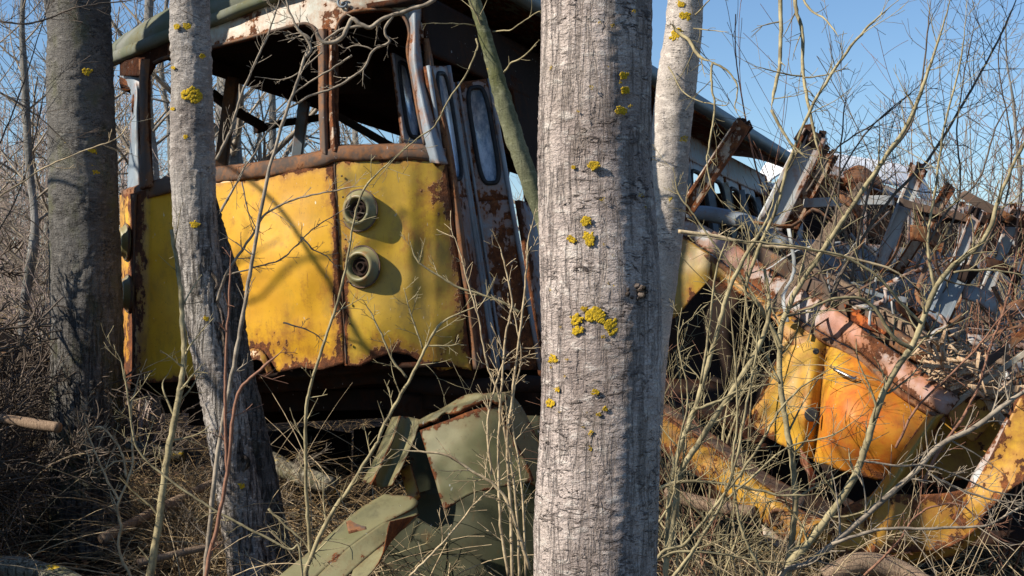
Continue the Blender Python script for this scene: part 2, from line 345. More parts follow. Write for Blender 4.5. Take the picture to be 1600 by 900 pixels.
def lichen(root, px, py, size, d, cx, hw, n=46, seed=1, mat='lichen', nm='lichen_patch'):
    n = int(n*2.2)
    """yellow lichen crust lying on a round trunk: centre px, radius size px"""
    rng = np.random.RandomState(seed*7+int(px)+int(py)); mb = MB(); r = hw/F*d; c = P(cx, py, d)
    for k in range(n):
        a = rng.rand()*6.283; q = math.sqrt(rng.rand())*size*(.65+.35*vnoise(np.array([math.cos(a)*2, math.sin(a)*2, px*.37])))
        X = px+q*math.cos(a)*1.1; Y = py+q*math.sin(a)*.85; sx = np.clip((X-cx)/hw, -.97, .97)
        p = np.array([c[0]+sx*r, c[1]-math.sqrt(1-sx*sx)*r*1.01, CAMZ+(450-Y)/F*d]); nn = np.array([sx, -math.sqrt(1-sx*sx), 0])
        rr = rng.uniform(.07, .2)*size/F*d*1.1
        th = np.arange(6)*1.047+rng.rand(); t = np.cross(nn, [0, 0, 1]); b = np.cross(t, nn)
        ring = [p+(t*math.cos(x)+b*math.sin(x))*rr*rng.uniform(.6, 1.3)-nn*.002 for x in th]
        ring2 = [p+(v-p)*.7+nn*rr*.16 for v in ring]
        mb.add(ring+ring2+[p+nn*rr*.08], [[i, (i+1) % 6, 6+(i+1) % 6, 6+i] for i in range(6)], [[6+i, 6+(i+1) % 6, 12] for i in range(6)])
    return mb.build(nm, M[mat], root, smooth=False)
def crown(root, c, z0, z1, seed, mat, n=9, L=1.5, r=.02, name='crown'):
    rng = np.random.RandomState(seed); mb = MB()
    for k in range(n):
        z = z0+(z1-z0)*(k+rng.rand())/n; ii = int(np.argmin(np.abs(c[:, 2]-z))); a = rng.rand()*6.283
        growth(mb, c[ii, :3], (math.cos(a), math.sin(a), .7), L*rng.uniform(.7, 1.2), r, 2, rng, up=.6, kids=(4, 6), rmin=.0025, seg=.12)
    return mb.build(name, mat, root)
def rootat(path): return (path[0][0], path[0][1], 0.0)
# centre trunk
pth = pxpath([(930, 1330, 104), (931, 1150, 97), (931, 900, 95), (937, 650, 92), (938, 455, 93), (930, 250, 88), (933, 50, 86), (932, -150, 85), (934, -900, 74), (935, -2200, 50)], 3.9)
t = thing('tree', rootat(pth), 'thick pale grey aspen trunk nearest the camera, dotted with yellow lichen', 'tree')
o, c = trunk(t, pth, M['bark_near'], res=190, dz=.007, amp=.0014, lump=.008)
for k, (px, py, s) in enumerate([(910, 349, 9), (916, 376, 12), (890, 377, 7), (966, 447, 16), (926, 490, 15), (949, 505, 15), (897, 498, 10), (898, 514, 9), (901, 765, 13), (862, 558, 8), (858, 626, 8), (922, 265, 9), (868, 605, 5), (855, 452, 5), (964, 183, 9), (972, 152, 8), (925, 606, 6), (880, 883, 6), (942, 723, 5), (940, 632, 5), (1013, 492, 10), (892, 268, 4), (930, 640, 4), (1014, 752, 8), (968, 130, 8), (908, 481, 5)]):
    lichen(t, px, py, s*1.2, 3.9, 933, 90, int(20+s*3), k)
rng = np.random.RandomState(6)
for k in range(44): lichen(t, rng.uniform(852, 1015), rng.uniform(20, 890), rng.uniform(2.2, 6.5), 3.9, 933, 90, 7, k)
lichen(t, 1000, 462, 17, 3.9, 938, 92, 60, 3, 'bark_split', 'scar'); lichen(t, 992, 485, 12, 3.9, 938, 92, 40, 5, 'bark_split', 'scar')
mb = MB(); kc = P(988, 456, 3.9-.136)      # broken knot
for k in range(9):
    ang = k/9*6.283; tube(mb, [kc+np.array([.014*math.cos(ang)-.006, .03, .012*math.sin(ang)]), kc+np.array([.026*math.cos(ang)+.012, -.012-.01*math.sin(ang*2.3), .017*math.sin(ang)])], [.017, .005], 7, True)
mb.build('knot', M['bark_split'], t)
crown(t, c, 3.6, 7, 3, M['twig_grey'], 7, 1.3)
# left dark trunk
pth = pxpath([(150, 905, 84), (146, 868, 70), (140, 780, 61), (137, 650, 56), (134, 500, 55), (129, 300, 53), (126, 150, 50), (123, 0, 49), (121, -200, 47), (118, -1000, 30), (112, -1700, 14)], 8.0)
t = thing('tree', rootat(pth), 'dark thick grey trunk at the far left against the tram corner', 'tree')
o, c = trunk(t, pth, M['bark_dark'], res=110, dz=.016, amp=.004, lump=.012, seed=4, fis=.02)
for k, (px, py, s) in enumerate([(150, 120, 9), (158, 240, 8), (160, 275, 9), (122, 288, 7), (98, 30, 8), (148, 305, 5)]): lichen(t, px, py, s, 8.0, 133, 51, 26, k)
crown(t, c, 3.6, 8, 5, M['twig_grey'], 9, 1.8, .03)
# split trunk: two fused stems
D2 = 7.0
pth = pxpath([(418, 960, 56), (400, 900, 42), (374, 780, 33), (352, 660, 33), (334, 560, 33), (318, 470, 33), (308, 380, 34), (304, 300, 34), (302, 200, 33), (300, 100, 32), (297, 0, 32), (294, -150, 30), (285, -900, 20), (275, -1600, 9)], D2)
t = thing('tree', rootat(pth), 'slender pale trunk with a torn, furrowed lower half in front of the yellow tram panel', 'tree')
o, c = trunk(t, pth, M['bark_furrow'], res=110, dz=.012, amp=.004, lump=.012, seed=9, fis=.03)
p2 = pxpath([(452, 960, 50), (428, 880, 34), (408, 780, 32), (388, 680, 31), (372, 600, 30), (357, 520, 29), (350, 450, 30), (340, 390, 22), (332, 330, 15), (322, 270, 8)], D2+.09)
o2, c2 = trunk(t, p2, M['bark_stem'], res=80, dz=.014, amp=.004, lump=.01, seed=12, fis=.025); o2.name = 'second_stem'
rng = np.random.RandomState(8); mb = MB()     # torn bark ridges along the wound
for k in range(16):
    y0 = rng.uniform(380, 860); L = rng.uniform(60, 150)
    q = [(a + rng.uniform(-3, 3), y) for a, y in ((np.interp(yy, [380, 460, 560, 660, 780, 900], [326, 338, 352, 370, 392, 418])+rng.uniform(-16, 6), yy) for yy in np.linspace(y0, y0+L, 5))]
    tube(mb, crs([P(x, y, D2-.085+rng.rand()*.02) for x, y in q], 4), .009*np.sin(np.linspace(.3, 2.9, 17))+.002, 6)
mb.build('torn_bark', M['bark_split'], t)
for k, (px, py, s) in enumerate([(309, 153, 18), (283, 47, 8), (300, 47, 8), (312, 353, 9), (276, 110, 5), (274, 173, 5), (298, 217, 5), (322, 92, 6), (383, 755, 7), (330, 497, 6)]): lichen(t, px, py, s, D2, np.interp(py, [0, 300, 500, 800], [297, 304, 324, 376]), 35, 40, k)
crown(t, c, 3.4, 7, 6, M['twig_grey'], 6, 1.2)
# birch right of the centre trunk
D3 = 6.2
pth = pxpath([(985, 985, 38), (990, 880, 36), (999, 700, 34), (1012, 560, 31), (1028, 450, 29), (1042, 330, 29), (1048, 220, 30), (1058, 120, 31), (1067, 50, 29), (1072, -20, 27), (1080, -150, 25), (1095, -800, 16), (1100, -1700, 7)], D3)
t = thing('tree', rootat(pth), 'smooth pale trunk partly behind the thickest aspen, with yellow lichen rings', 'tree')
o, c = trunk(t, pth, M['bark_birch'], res=96, dz=.014, amp=.002, lump=.006, seed=21)
for k, (px, py, s, cx) in enumerate([(1062, 92, 11, 1060), (1046, 119, 9, 1058), (1064, 130, 9, 1057), (1068, 30, 8, 1067), (1060, 12, 6, 1068), (1036, 280, 9, 1047), (1035, 203, 5, 1050), (1040, 313, 6, 1046), (1056, 54, 6, 1064), (1030, 240, 5, 1048), (1064, 218, 8, 1049), (1052, 60, 8, 1063)]): lichen(t, px, py, s*1.35, D3, cx, 30, 40, k)
birch = t
def traced(mb, d0, d1, r0, r1, pts, rng, tw=0, tl=40, sides=6, up=.1, wob=.8, rmin=.0011, tlv=0):
    """branch along image points; px radii at its own distance; side twigs added"""
    n = len(pts); q = crs(np.array([[*p, d0+(d1-d0)*i/(n-1)] for i, p in enumerate(pts)]), 7)
    q[:, 0] += wob*1.6*vnoise(q*np.array([.12, .12, 3])+3.3); q[:, 1] += 1.2*vnoise(q*np.array([.1, .1, 3])+9.3); s = np.linspace(0, 1, len(q))
    W = np.array([P(*a) for a in q]); rr = (r0+(r1-r0)*s)/F*q[:, 2]*.62; rr = np.maximum(rr*(1+.12*vnoise(W*60))*np.clip((1-s)/.16, .3 if r1 < 5 else .8, 1), .0013)
    tube(mb, W, rr, sides, True)
    for k in range(tw):
        f = .1+.88*(k+rng.rand())/tw; ii = min(len(W)-2, int(f*len(W))); dd = W[ii+1]-W[ii]; dd /= np.linalg.norm(dd)
        o = rng.randn(3)*np.array([1, .6, 1]); o -= dd*o.dot(dd); o /= np.linalg.norm(o)+1e-9; A = R(rng.uniform(30, 65))
        growth(mb, W[ii], dd*math.cos(A)+o*math.sin(A), tl/F*q[ii, 2]*rng.uniform(.5, 1.5), max(rmin, rr[ii]*.5), tlv, rng, up=up, wig=.35, kids=(2, 4), ratio=.5, rmin=rmin, seg=.03)
    return W
rng = np.random.RandomState(31); mb = MB()
traced(mb, 6.2, 5.9, 5, 4, [(1060, 30), (1052, 40), (1060, 50), (1076, 62), (1088, 82), (1098, 92), (1113, 98)], rng, 4, 50, tlv=1)
traced(mb, 5.9, 5.8, 3.4, 1.6, [(1113, 98), (1112, 130), (1117, 170), (1110, 215), (1105, 250), (1112, 290), (1130, 320)], rng, 8, 45, tlv=1)
traced(mb, 5.9, 5.8, 3, 1.3, [(1113, 98), (1133, 108), (1150, 130), (1152, 150), (1148, 168), (1158, 185)], rng, 6, 35)
traced(mb, 6.2, 6, 2.5, 1, [(1050, 48), (1080, 44), (1110, 47), (1140, 50)], rng, 6, 25)
traced(mb, 6.2, 6, 2.5, 1, [(1062, 50), (1085, 25), (1108, 0), (1125, -25)], rng, 6, 25)
traced(mb, 6.1, 5.7, 2, 1, [(1045, 105), (1075, 150), (1130, 165), (1140, 160)], rng, 4, 25)
mb.build('branch', M['twig_olive'], t)
mb = MB()
traced(mb, 6.0, 5.4, 7, 4.2, [(1085, -330), (1150, -380), (1210, -200), (1219, 0), (1220, 55), (1217, 110), (1208, 150), (1205, 172)], rng, 4, 60, tlv=1)
traced(mb, 5.4, 5.3, 4.2, 2.6, [(1205, 172), (1225, 208), (1240, 228), (1262, 248)], rng, 3, 60, tlv=1)
traced(mb, 6.0, 5.5, 6, 3.6, [(1085, -330), (1180, -300), (1232, -60), (1244, 15), (1253, 50), (1255, 110), (1262, 160), (1275, 220), (1290, 280)], rng, 10, 70, tlv=1)
traced(mb, 5.45, 5.4, 2.4, 1.2, [(1254, 120), (1230, 117), (1205, 110), (1178, 103)], rng, 10, 20)
traced(mb, 5.45, 5.4, 2.2, 1.0, [(1255, 122), (1285, 118), (1312, 110), (1325, 105)], rng, 8, 22)
traced(mb, 5.8, 5.4, 3.5, 1.5, [(1236, -40), (1262, 10), (1285, 28), (1300, 42), (1310, 58)], rng, 5, 30)
mb.build('hanging_branch', M['twig_olive'], t)
crown(t, c, 3.6, 7, 7, M['twig_grey'], 6, 1.2)
# leaning mossy limb behind the centre trunk
pth = pxpath([(905, 1000, 26), (900, 850, 24), (893, 650, 22), (880, 470, 19), (856, 360, 16), (833, 295, 15), (806, 222, 13.5), (783, 145, 12.5), (760, 65, 11.5), (738, -10, 11), (700, -150, 10), (640, -500, 6)], 5.9)
t = thing('tree', rootat(pth), 'thin leaning olive green trunk spotted with lichen crossing before the tram doorway', 'tree')
o, c = trunk(t, pth, M['bark_limb'], res=48, dz=.02, amp=.003, lump=.005, seed=2)
mb = MB()
traced(mb, 5.9, 5.8, 3.2, 1.8, [(760, 60), (748, 30), (735, 5), (725, -20)], rng, 3, 40)
traced(mb, 5.9, 5.8, 2.4, 1.3, [(745, 60), (745, 75), (725, 122), (700, 157), (680, 195), (655, 215), (630, 235), (605, 262), (582, 293)], rng, 9, 28, up=.3)
traced(mb, 5.9, 5.7, 2.6, 1.3, [(783, 120), (798, 100), (815, 90), (832, 75), (842, 62)], rng, 4, 22)
traced(mb, 5.9, 5.7, 2.0, 1.1, [(770, 50), (800, 45), (835, 22), (846, 17)], rng, 3, 30)
traced(mb, 5.9, 5.7, 1.8, 1.0, [(742, 40), (700, 36), (660, 38)], rng, 4, 18)
mb.build('branch', M['twig_olive'], t)
# ------------------------------------------------------------------ the upright yellow tram
tram = thing('tram', (-.95, 8.6, 0), 'rusty yellow tram with an empty windscreen standing upright behind the trunks', 'tram')
def T(a, t, z): return np.array((-.22-.91*a+.41*t, 7.6+.41*a+.91*t, z-.06*t-.05*a))
def TS(side, t, z):      # leaning side walls: side 0 right, 1 left
    ins = .16*max(0, z-1.1); return T(ins if side == 0 else 2.37-ins, t, z)
belty = lambda x: np.interp(x, [186, 212, 340, 525, 700, 740], [305, 300, 285, 253, 252, 255])
def plan(x, y): return np.interp(x, [180, 196, 212, 235, 440, 480, 525, 565, 620, 680, 740], [8.66, 8.38, 8.22, 8.13, 7.75, 7.685, 7.63, 7.6, 7.585, 7.595, 7.65])+np.maximum(0, belty(x)-y)*.0009
def FR(x, y, out=0): return P(x, y, plan(x, y)-out)
def gauss(x, y, l): return sum(k*np.exp(-((x-a)/sx)**2-((y-b)/sy)**2) for a, b, sx, sy, k in l)
def fpanel(mb, xl, xr, top, bot, out=0, th=.012, step=4, rs=(), ch=(), dent=.006, edge=.52, bulge=()):
    ys = np.array([top((xl(0)+xr(0))/2), bot((xl(1)+xr(1))/2)]); nu = int((xr(.5)-xl(.5))/step)+2; nv = max(4, int((ys[1]-ys[0])/step)+2)
    U, V = np.meshgrid(np.linspace(0, 1, nu), np.linspace(0, 1, nv), indexing='ij')
    Xp = xl(V)*(1-U)+xr(V)*U; t_, b_ = top(Xp), bot(Xp); Yp = t_*(1-V)+b_*V
    e = np.minimum(np.minimum((Xp-xl(V)), xr(V)-Xp), np.minimum(Yp-t_, b_-Yp))
    ru = edge*np.exp(-(np.maximum(e, 0)/9)**1.2)+gauss(Xp, Yp, rs); cc = gauss(Xp, Yp, ch) if len(ch) else 0
    D = plan(Xp, Yp)-out; G = np.stack([(Xp-800)/F*D, D, CAMZ+(450-Yp)/F*D], -1)
    G[..., 1] += fbm(G*np.array([3, 3, 3])+4, 3)*dent-gauss(Xp, Yp, bulge)
    grid_sheet(mb, G, th, ru, cc)
ip = lambda xs, ys: (lambda x: np.interp(x, xs, ys))
seamx = lambda v: 521+18*np.asarray(v)
# yellow panels
mb = MB()
fpanel(mb, lambda v: 213-4*np.asarray(v), seamx, ip([195, 270, 340, 400, 460, 525], [302, 291, 283, 276, 262, 252]),
       ip([195, 270, 362, 366, 375, 395, 412, 424, 434, 470, 500, 545], [600, 597, 588, 574, 553, 545, 548, 566, 582, 574, 578, 566]),
       rs=[(222, 440, 9, 220, .38), (495, 565, 60, 20, .42), (526, 400, 7, 220, .35), (512, 300, 14, 70, .2), (440, 262, 110, 14, .32), (380, 300, 50, 30, .12), (430, 520, 60, 40, .12), (400, 545, 30, 22, .25), (372, 440, 20, 18, .3), (430, 385, 30, 8, .12), (250, 595, 50, 9, .3)],
       ch=[(255, 335, 3, 14, .42), (252, 370, 3, 22, .42), (364, 337, 5, 11, .42), (493, 318, 4, 14, .42), (476, 352, 4, 7, .4), (494, 355, 3, 9, .4), (410, 480, 16, 26, .22), (385, 318, 3, 10, .3)],
       bulge=[(450, 420, 80, 130, .035), (340, 500, 60, 90, -.015), (480, 560, 40, 20, -.02)], dent=.011)
mb.build('front_panel', M['yellow'], tram)
mb = MB()
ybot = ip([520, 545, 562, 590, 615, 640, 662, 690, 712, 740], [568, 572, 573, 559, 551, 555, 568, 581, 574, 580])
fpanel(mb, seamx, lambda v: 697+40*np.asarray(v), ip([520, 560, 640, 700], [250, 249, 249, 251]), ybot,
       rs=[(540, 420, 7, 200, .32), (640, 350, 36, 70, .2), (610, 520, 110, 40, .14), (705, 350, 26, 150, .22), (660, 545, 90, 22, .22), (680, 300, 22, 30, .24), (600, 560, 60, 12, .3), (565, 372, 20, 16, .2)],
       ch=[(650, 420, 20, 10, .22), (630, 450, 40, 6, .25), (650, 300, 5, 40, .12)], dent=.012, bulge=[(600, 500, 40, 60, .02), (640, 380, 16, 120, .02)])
mb.build('corner_panel', paint('shaded_dirty_yellow', (.56, .335, .022), (.38, .24, .035), .075, .42, (.5, .5, .4), .6, (.10, .085, .04)), tram)['label'] = 'yellow corner panel dulled by painted-in shade and olive dirt'  # duller than the front yellow: shade and dirt are both in the colour
mb = MB()
fpanel(mb, lambda v: 187+4*np.asarray(v), lambda v: 212-4*np.asarray(v), ip([180, 215], [306, 301]), ip([180, 215], [600, 600]), rs=[(208, 440, 6, 200, .4), (195, 590, 12, 18, .4)])
mb.build('corner_panel', M['yellow'], tram)
# riveted seam strips
mb = MB()
for xa, xb in ((522, 541),):
    pts = [FR(xa+(xb-xa)*v, 252+(568-252)*v, .012) for v in np.linspace(0, 1, 30)]
    for a, b in zip(pts[:-1], pts[1:]): pass
    tube(mb, np.array(pts)+np.array([0, .010, 0]), .0055+.002*fbm(np.array(pts)*30, 2), 6, True, .05)
for q in range(9): tube(mb, [FR(534+q*1.8, 275+q*33, .012), FR(534+q*1.8, 275+q*33, .02)], .006, 6, True)
mb.build('seam_strip', M['rust'], tram)
mb = MB(); pts = np.array([FR(212-4*v, 303+(598-303)*v, .004) for v in np.linspace(0, 1, 24)]); tube(mb, pts, .009, 6, True, .1); mb.build('seam_strip', M['rust'], tram)
# towing hole surround with its bent cover flap
mb = MB(); rails(mb, [[FR(366+x, y, .01) for x, y in ((0, 590), (6, 560), (24, 545), (46, 550), (62, 582))], [FR(378+x, y, .05) for x, y in ((0, 590), (4, 572), (18, 562), (32, 566), (40, 586))]], 20, 4, .006, .1, .3)
mb.build('coupler_cover', M['yellow_dull'], tram)
mb = MB()
for q in (((360, 431), (388, 427)), ((388, 427), (388, 455)), ((388, 455), (360, 458)), ((360, 458), (360, 431))):
    tube(mb, [FR(*q[0], .006), FR(*q[1], .006)], .008, 6, True, .2)
grid_sheet(mb, np.array([[FR(x, y, .003) for y in (430, 457)] for x in (360, 388)]), .004, .6)
mb.build('socket_plate', M['rust'], tram)
mb = MB(); grid_sheet(mb, np.array([[FR(x, y, .008) for y in np.linspace(436, 447, 3)] for x in np.linspace(368, 378, 3)]), .003); mb.build('socket_hole', M['rubber'], tram)
# headlamps
def lathe(mb, c, ax, prof, n=40, rust=.0):
    ax = np.array(ax, float); ax /= np.linalg.norm(ax); a = np.cross(ax, (0, 0, 1)); a /= np.linalg.norm(a); b = np.cross(a, ax)
    V = [c+ax*h+(a*math.cos(t)+b*math.sin(t))*r for r, h in prof for t in np.arange(n)*2*np.pi/n]
    mb.add(V, [[i*n+j, i*n+(j+1) % n, (i+1)*n+(j+1) % n, (i+1)*n+j] for i in range(len(prof)-1) for j in range(n)], [[(len(prof)-1)*n+j for j in range(n)]], rust)
for cx, cy, ax, k in ((563, 329, (-.42, -.9, .03), 1.0), (567, 417, (-.42, -.9, .03), 1.0), (199, 378, (-.90, -.45, 0), .96), (202, 458, (-.88, -.47, 0), .98)):
    c = FR(cx, cy, .006); mb = MB()
    lathe(mb, c, ax, [(r*k, h) for r, h in ((.108, 0), (.110, .010), (.104, .016), (.093, .024), (.085, .040), (.078, .048), (.071, .050), (.064, .046), (.060, .036), (.056, .008), (.05, .004))], rust=.08)
    o = mb.build('headlight', M['lamp'], tram)
    mb = MB(); lathe(mb, c, ax, [(r*k, h) for r, h in ((.055, .008), (.048, .030), (.043, .028), (.040, .012), (.028, .010), (.026, .026), (.020, .028), (.017, .012), (.006, .010))]); q = mb.build('socket_rings', M['darkrust'], o)
    mb = MB(); lathe(mb, c, ax, [(r*k, h) for r, h in ((.112, .004), (.116, .012), (.110, .016), (.105, .01))]); mb.build('rim', M['rust'], o)
# belt rail
mb = MB(); bl = [(190, 306), (240, 292), (300, 277), (340, 270), (420, 260), (500, 245), (526, 236), (560, 236), (640, 234), (696, 240)]
rails(mb, [[FR(x, y-10, -.05) for x, y in bl], [FR(x, y-7, .018) for x, y in bl], [FR(x, y+10, .020) for x, y in bl], [FR(x, y+16, .004) for x, y in bl]], 110, 2, .008, .12, .15, .010, 11, crease=True)
mb.build('belt_rail', M['rust'], tram)
# header above the windscreen
lip = ip([150, 172, 265, 330, 395, 525, 665], [100, 88, 50, 28, 2, -48, -52])
wtop = ip([186, 228, 240, 262, 330, 400, 470, 484, 492, 497, 522, 526, 532, 545, 560, 600, 622, 634, 640, 660], [118, 118, 98, 90, 75, 57, 39, 40, 47, 62, 62, 44, 32, 22, 18, 15, 20, 32, 52, 60])
mb = MB()
fpanel(mb, lambda v: 187+0*np.asarray(v), lambda v: 262+0*np.asarray(v), lambda x: lip(x)+3, wtop, step=3, th=.03, rs=[(240, 90, 60, 30, .5)], edge=.2)
mb.build('corner_header', M['darkrust'], tram)
mb = MB()
fpanel(mb, lambda v: 262+0*np.asarray(v), lambda v: 662+0*np.asarray(v), lambda x: lip(x)+3, wtop, step=3, th=.03, rs=[(509, 50, 16, 60, .3), (420, 60, 200, 10, .22), (240, 90, 60, 30, .5), (380, 25, 60, 10, .25), (300, 60, 40, 30, .2), (470, 10, 50, 18, .18)], edge=.30, dent=.008)
mb.build('header_panel', M['cream'], tram)
mb = MB()
for seg in ([(240, 98), (262, 89), (330, 74), (400, 56), (468, 38), (484, 39), (492, 46), (497, 62), (499, 80)], [(522, 80), (522, 62), (526, 44), (532, 31), (545, 21), (560, 17), (600, 14), (622, 19), (634, 31), (640, 52), (637, 80), (644, 120), (654, 180), (664, 226)]):
    tube(mb, crs([FR(x, y, .008) for x, y in seg], 5), .010, 6, True, .12)
mb.build('window_rim', M['rust'], tram)
# emblem hook on the header
mb = MB(); th = np.linspace(0, 5.2, 20); tube(mb, [FR(535+7*math.cos(a), 4+7*math.sin(a), .02) for a in th], .007, 6, True); tube(mb, [FR(535, 5, -.01), FR(535, 5, .035)], .010, 8, True); mb.build('hook', M['bluegrey'], tram)
# pillars
def fpillar(name, mat, L, Rr, out=.02, th=.05, rust=.1, bow=.02, nu=40, edge=.3):
    mb = MB(); mid = [((a[0]+b[0])/2, (a[1]+b[1])/2) for a, b in zip(L, Rr)]
    rails(mb, [[FR(*p, out-.01) for p in L], [FR(*p, out+bow) for p in mid], [FR(*p, out-.01) for p in Rr]], nu, 4, th, rust, edge, .004, 14)
    return mb.build(name, mat, tram)
fpillar('pillar', M['rust'], [(497, 45), (497, 100), (498, 180), (501, 240)], [(512, 45), (512, 100), (512, 180), (514, 240)], rust=-.12)
fpillar('pillar', M['cream'], [(512, 45), (513, 100), (513, 180), (515, 236)], [(524, 45), (522, 100), (524, 180), (530, 236)], out=.012, rust=.16)
fpillar('pillar', M['rust'], [(217, 92), (218, 160), (219, 230), (218, 296)], [(234, 92), (231, 160), (234, 230), (240, 290)], rust=-.05)
fpillar('pillar', M['bluegrey'], [(182, 118), (203, 140), (204, 200), (198, 302)], [(222, 118), (219, 140), (216, 200), (218, 302)], out=-.12, rust=-.1)
fpillar('pillar', M['bluegrey'], [(628, -30), (640, 40), (637, 88), (648, 150), (664, 226), (672, 254)], [(668, -30), (657, 45), (662, 110), (676, 180), (694, 236), (700, 256)], rust=.02, bow=.035)
mb = MB(); rails(mb, [[FR(x, y, -.02) for x, y in ((660, 60), (668, 130), (690, 220), (706, 330), (722, 450), (738, 577))], [FR(x, y, .012) for x, y in ((668, 60), (678, 130), (700, 220), (716, 330), (731, 450), (746, 577))], [FR(x, y, -.05) for x, y in ((672, 60), (683, 130), (705, 220), (721, 330), (737, 450), (752, 577))]], 60, 3, .01, .1, .2)
mb.build('door_pillar', M['rust'], tram)
# roof
xs_ = np.array([150, 172, 215, 265, 330, 395, 460, 525, 600, 665.]); lipP = np.array([FR(x, lip(x), .03) for x in xs_]); ss = (xs_-xs_[0])/(xs_[-1]-xs_[0])
def roofrow(t, arch, edge=3.18, drop=0):
    out = []
    for s in ss:
        a = 2.37-.12-(2.37-.24)*s; p = T(a+(.10 if s == 0 else -.10 if s == 1 else 0), t, edge+arch*math.sin(math.pi*min(max(s, 0), 1))**.55); p[2] -= (1-s)*.10*max(0, 1-t/6)-drop; out.append(p)
    return out
def lift(k, back):
    q = lipP.copy(); q += np.array([.41, .91, 0])*back; q[:, 2] += k*(.45+.55*np.sin(np.pi*np.clip(ss, .0, 1))**.4); return list(q)
mb = MB(); rails(mb, [list(lipP), lift(.10, .02), lift(.27, .22), lift(.38, .8)]+[roofrow(t, .27) for t in (1.6, 2.6, 4, 5.5, 7.7)], 60, 5, .03, .0, .2, .012, 4)
mb.build('roof', M['moss_roof'], tram)
mb = MB(); rails(mb, [list(lipP+[0, -.035, .012]), list(lipP+[0, -.05, -.02]), list(lipP+[0, -.03, -.05]), list(lipP+[0, .05, -.06])], 60, 3, .008, -.1, .2, .004, 10); mb.build('roof_gutter', M['moss_roof'], tram)
mb = MB(); q = [T(-.02, t, 3.22) for t in np.linspace(-.1, 7.75, 12)]
for dz, dx in ((0, 0),): rails(mb, [[p+np.array([-.12, .05, .10]) for p in q], [p+np.array([.03, -.01, .05]) for p in q], [p+np.array([.06, -.03, -.04]) for p in q], [p+np.array([.0, 0, -.07]) for p in q]], 70, 3, .01, -.15, .1, .006, 5)
mb.build('roof_gutter', M['slate'], tram)
# side walls, window pillars, header bands
def wall(side, t0, t1, z0, z1, mat, name='side_wall', th=.03, rust=0, n=40):
    mb = MB(); rails(mb, [[TS(side, t, z1) for t in np.linspace(t0, t1, 8)], [TS(side, t, (z0+z1)/2) for t in np.linspace(t0, t1, 8)], [TS(side, t, z0) for t in np.linspace(t0, t1, 8)]], n, 6, th, rust, .3, .008, 4)
    return mb.build(name, mat, tram)
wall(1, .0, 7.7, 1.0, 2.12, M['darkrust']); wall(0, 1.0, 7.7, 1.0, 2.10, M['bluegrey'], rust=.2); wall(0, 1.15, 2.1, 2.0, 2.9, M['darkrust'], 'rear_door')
wall(1, -.02, 7.7, 2.98, 3.12, M['darkrust'], 'header_band'); wall(0, .05, 1.9, 2.80, 3.14, M['darkrust'], 'header_band', rust=-.1); wall(0, 1.9, 7.7, 2.90, 3.14, M['bluegrey'], 'header_band', rust=.15)
for t in (.75, 1.6, 3.3, 5.0, 6.6):
    mb = MB(); bar(mb, TS(1, t, 2.08), TS(1, t, 3.0), .10, .07, (1, 0, 0), 8, rust=.1); mb.build('window_pillar', M['rust' if t != 1.6 else 'bluegrey'], tram)
for k, t in enumerate((2.1, 2.45, 3.5, 4.35, 4.7, 5.35, 5.95, 6.5, 7.1, 7.65)):
    mb = MB(); bar(mb, TS(0, t, 2.06), TS(0, t, 2.84), .09, .06, (1, 0, 0), 8, rust=.0, wob=.006); mb.build('window_pillar', M['bluegrey' if k % 3 else 'cream'], tram)
def ringpanel(mb, fm, cu, cv, hu, hv, ex=4, K=72, m=6, rust=0, edge=.3):
    th = sorted(list(np.linspace(0, 2*np.pi, K, endpoint=False))+[math.atan2(y-cv, x-cu) % (2*np.pi) for x in (0, 1) for y in (0, 1)]); th.append(th[0]+2*np.pi)
    G = []; inner = []
    for a in th:
        c, s = math.cos(a), math.sin(a)
        ui, vi = None, None
        dx, dy = c, s
        kin = 1/((abs(dx)/hu)**ex+(abs(dy)/hv)**ex)**(1/ex)
        ko = min(((1-cu)/dx if dx > 1e-9 else (-cu/dx if dx < -1e-9 else 1e9)), ((1-cv)/dy if dy > 1e-9 else (-cv/dy if dy < -1e-9 else 1e9)))
        G.append([fm(cu+dx*(kin+(ko-kin)*j/(m-1)), cv+dy*(kin+(ko-kin)*j/(m-1))) for j in range(m)]); inner.append(G[-1][0])
    G = np.array(G); J = np.linspace(0, 1, m)[None, :]
    grid_sheet(mb, G, .025, rust+edge*J**3+np.zeros((len(th), 1)))
    return inner
def quadmap(TL, TR, BR, BL):
    q = [P(*a) for a in (TL, TR, BR, BL)]
    return lambda u, v: (q[0]*(1-u)+q[1]*u)*(1-v)+(q[3]*(1-u)+q[2]*u)*v
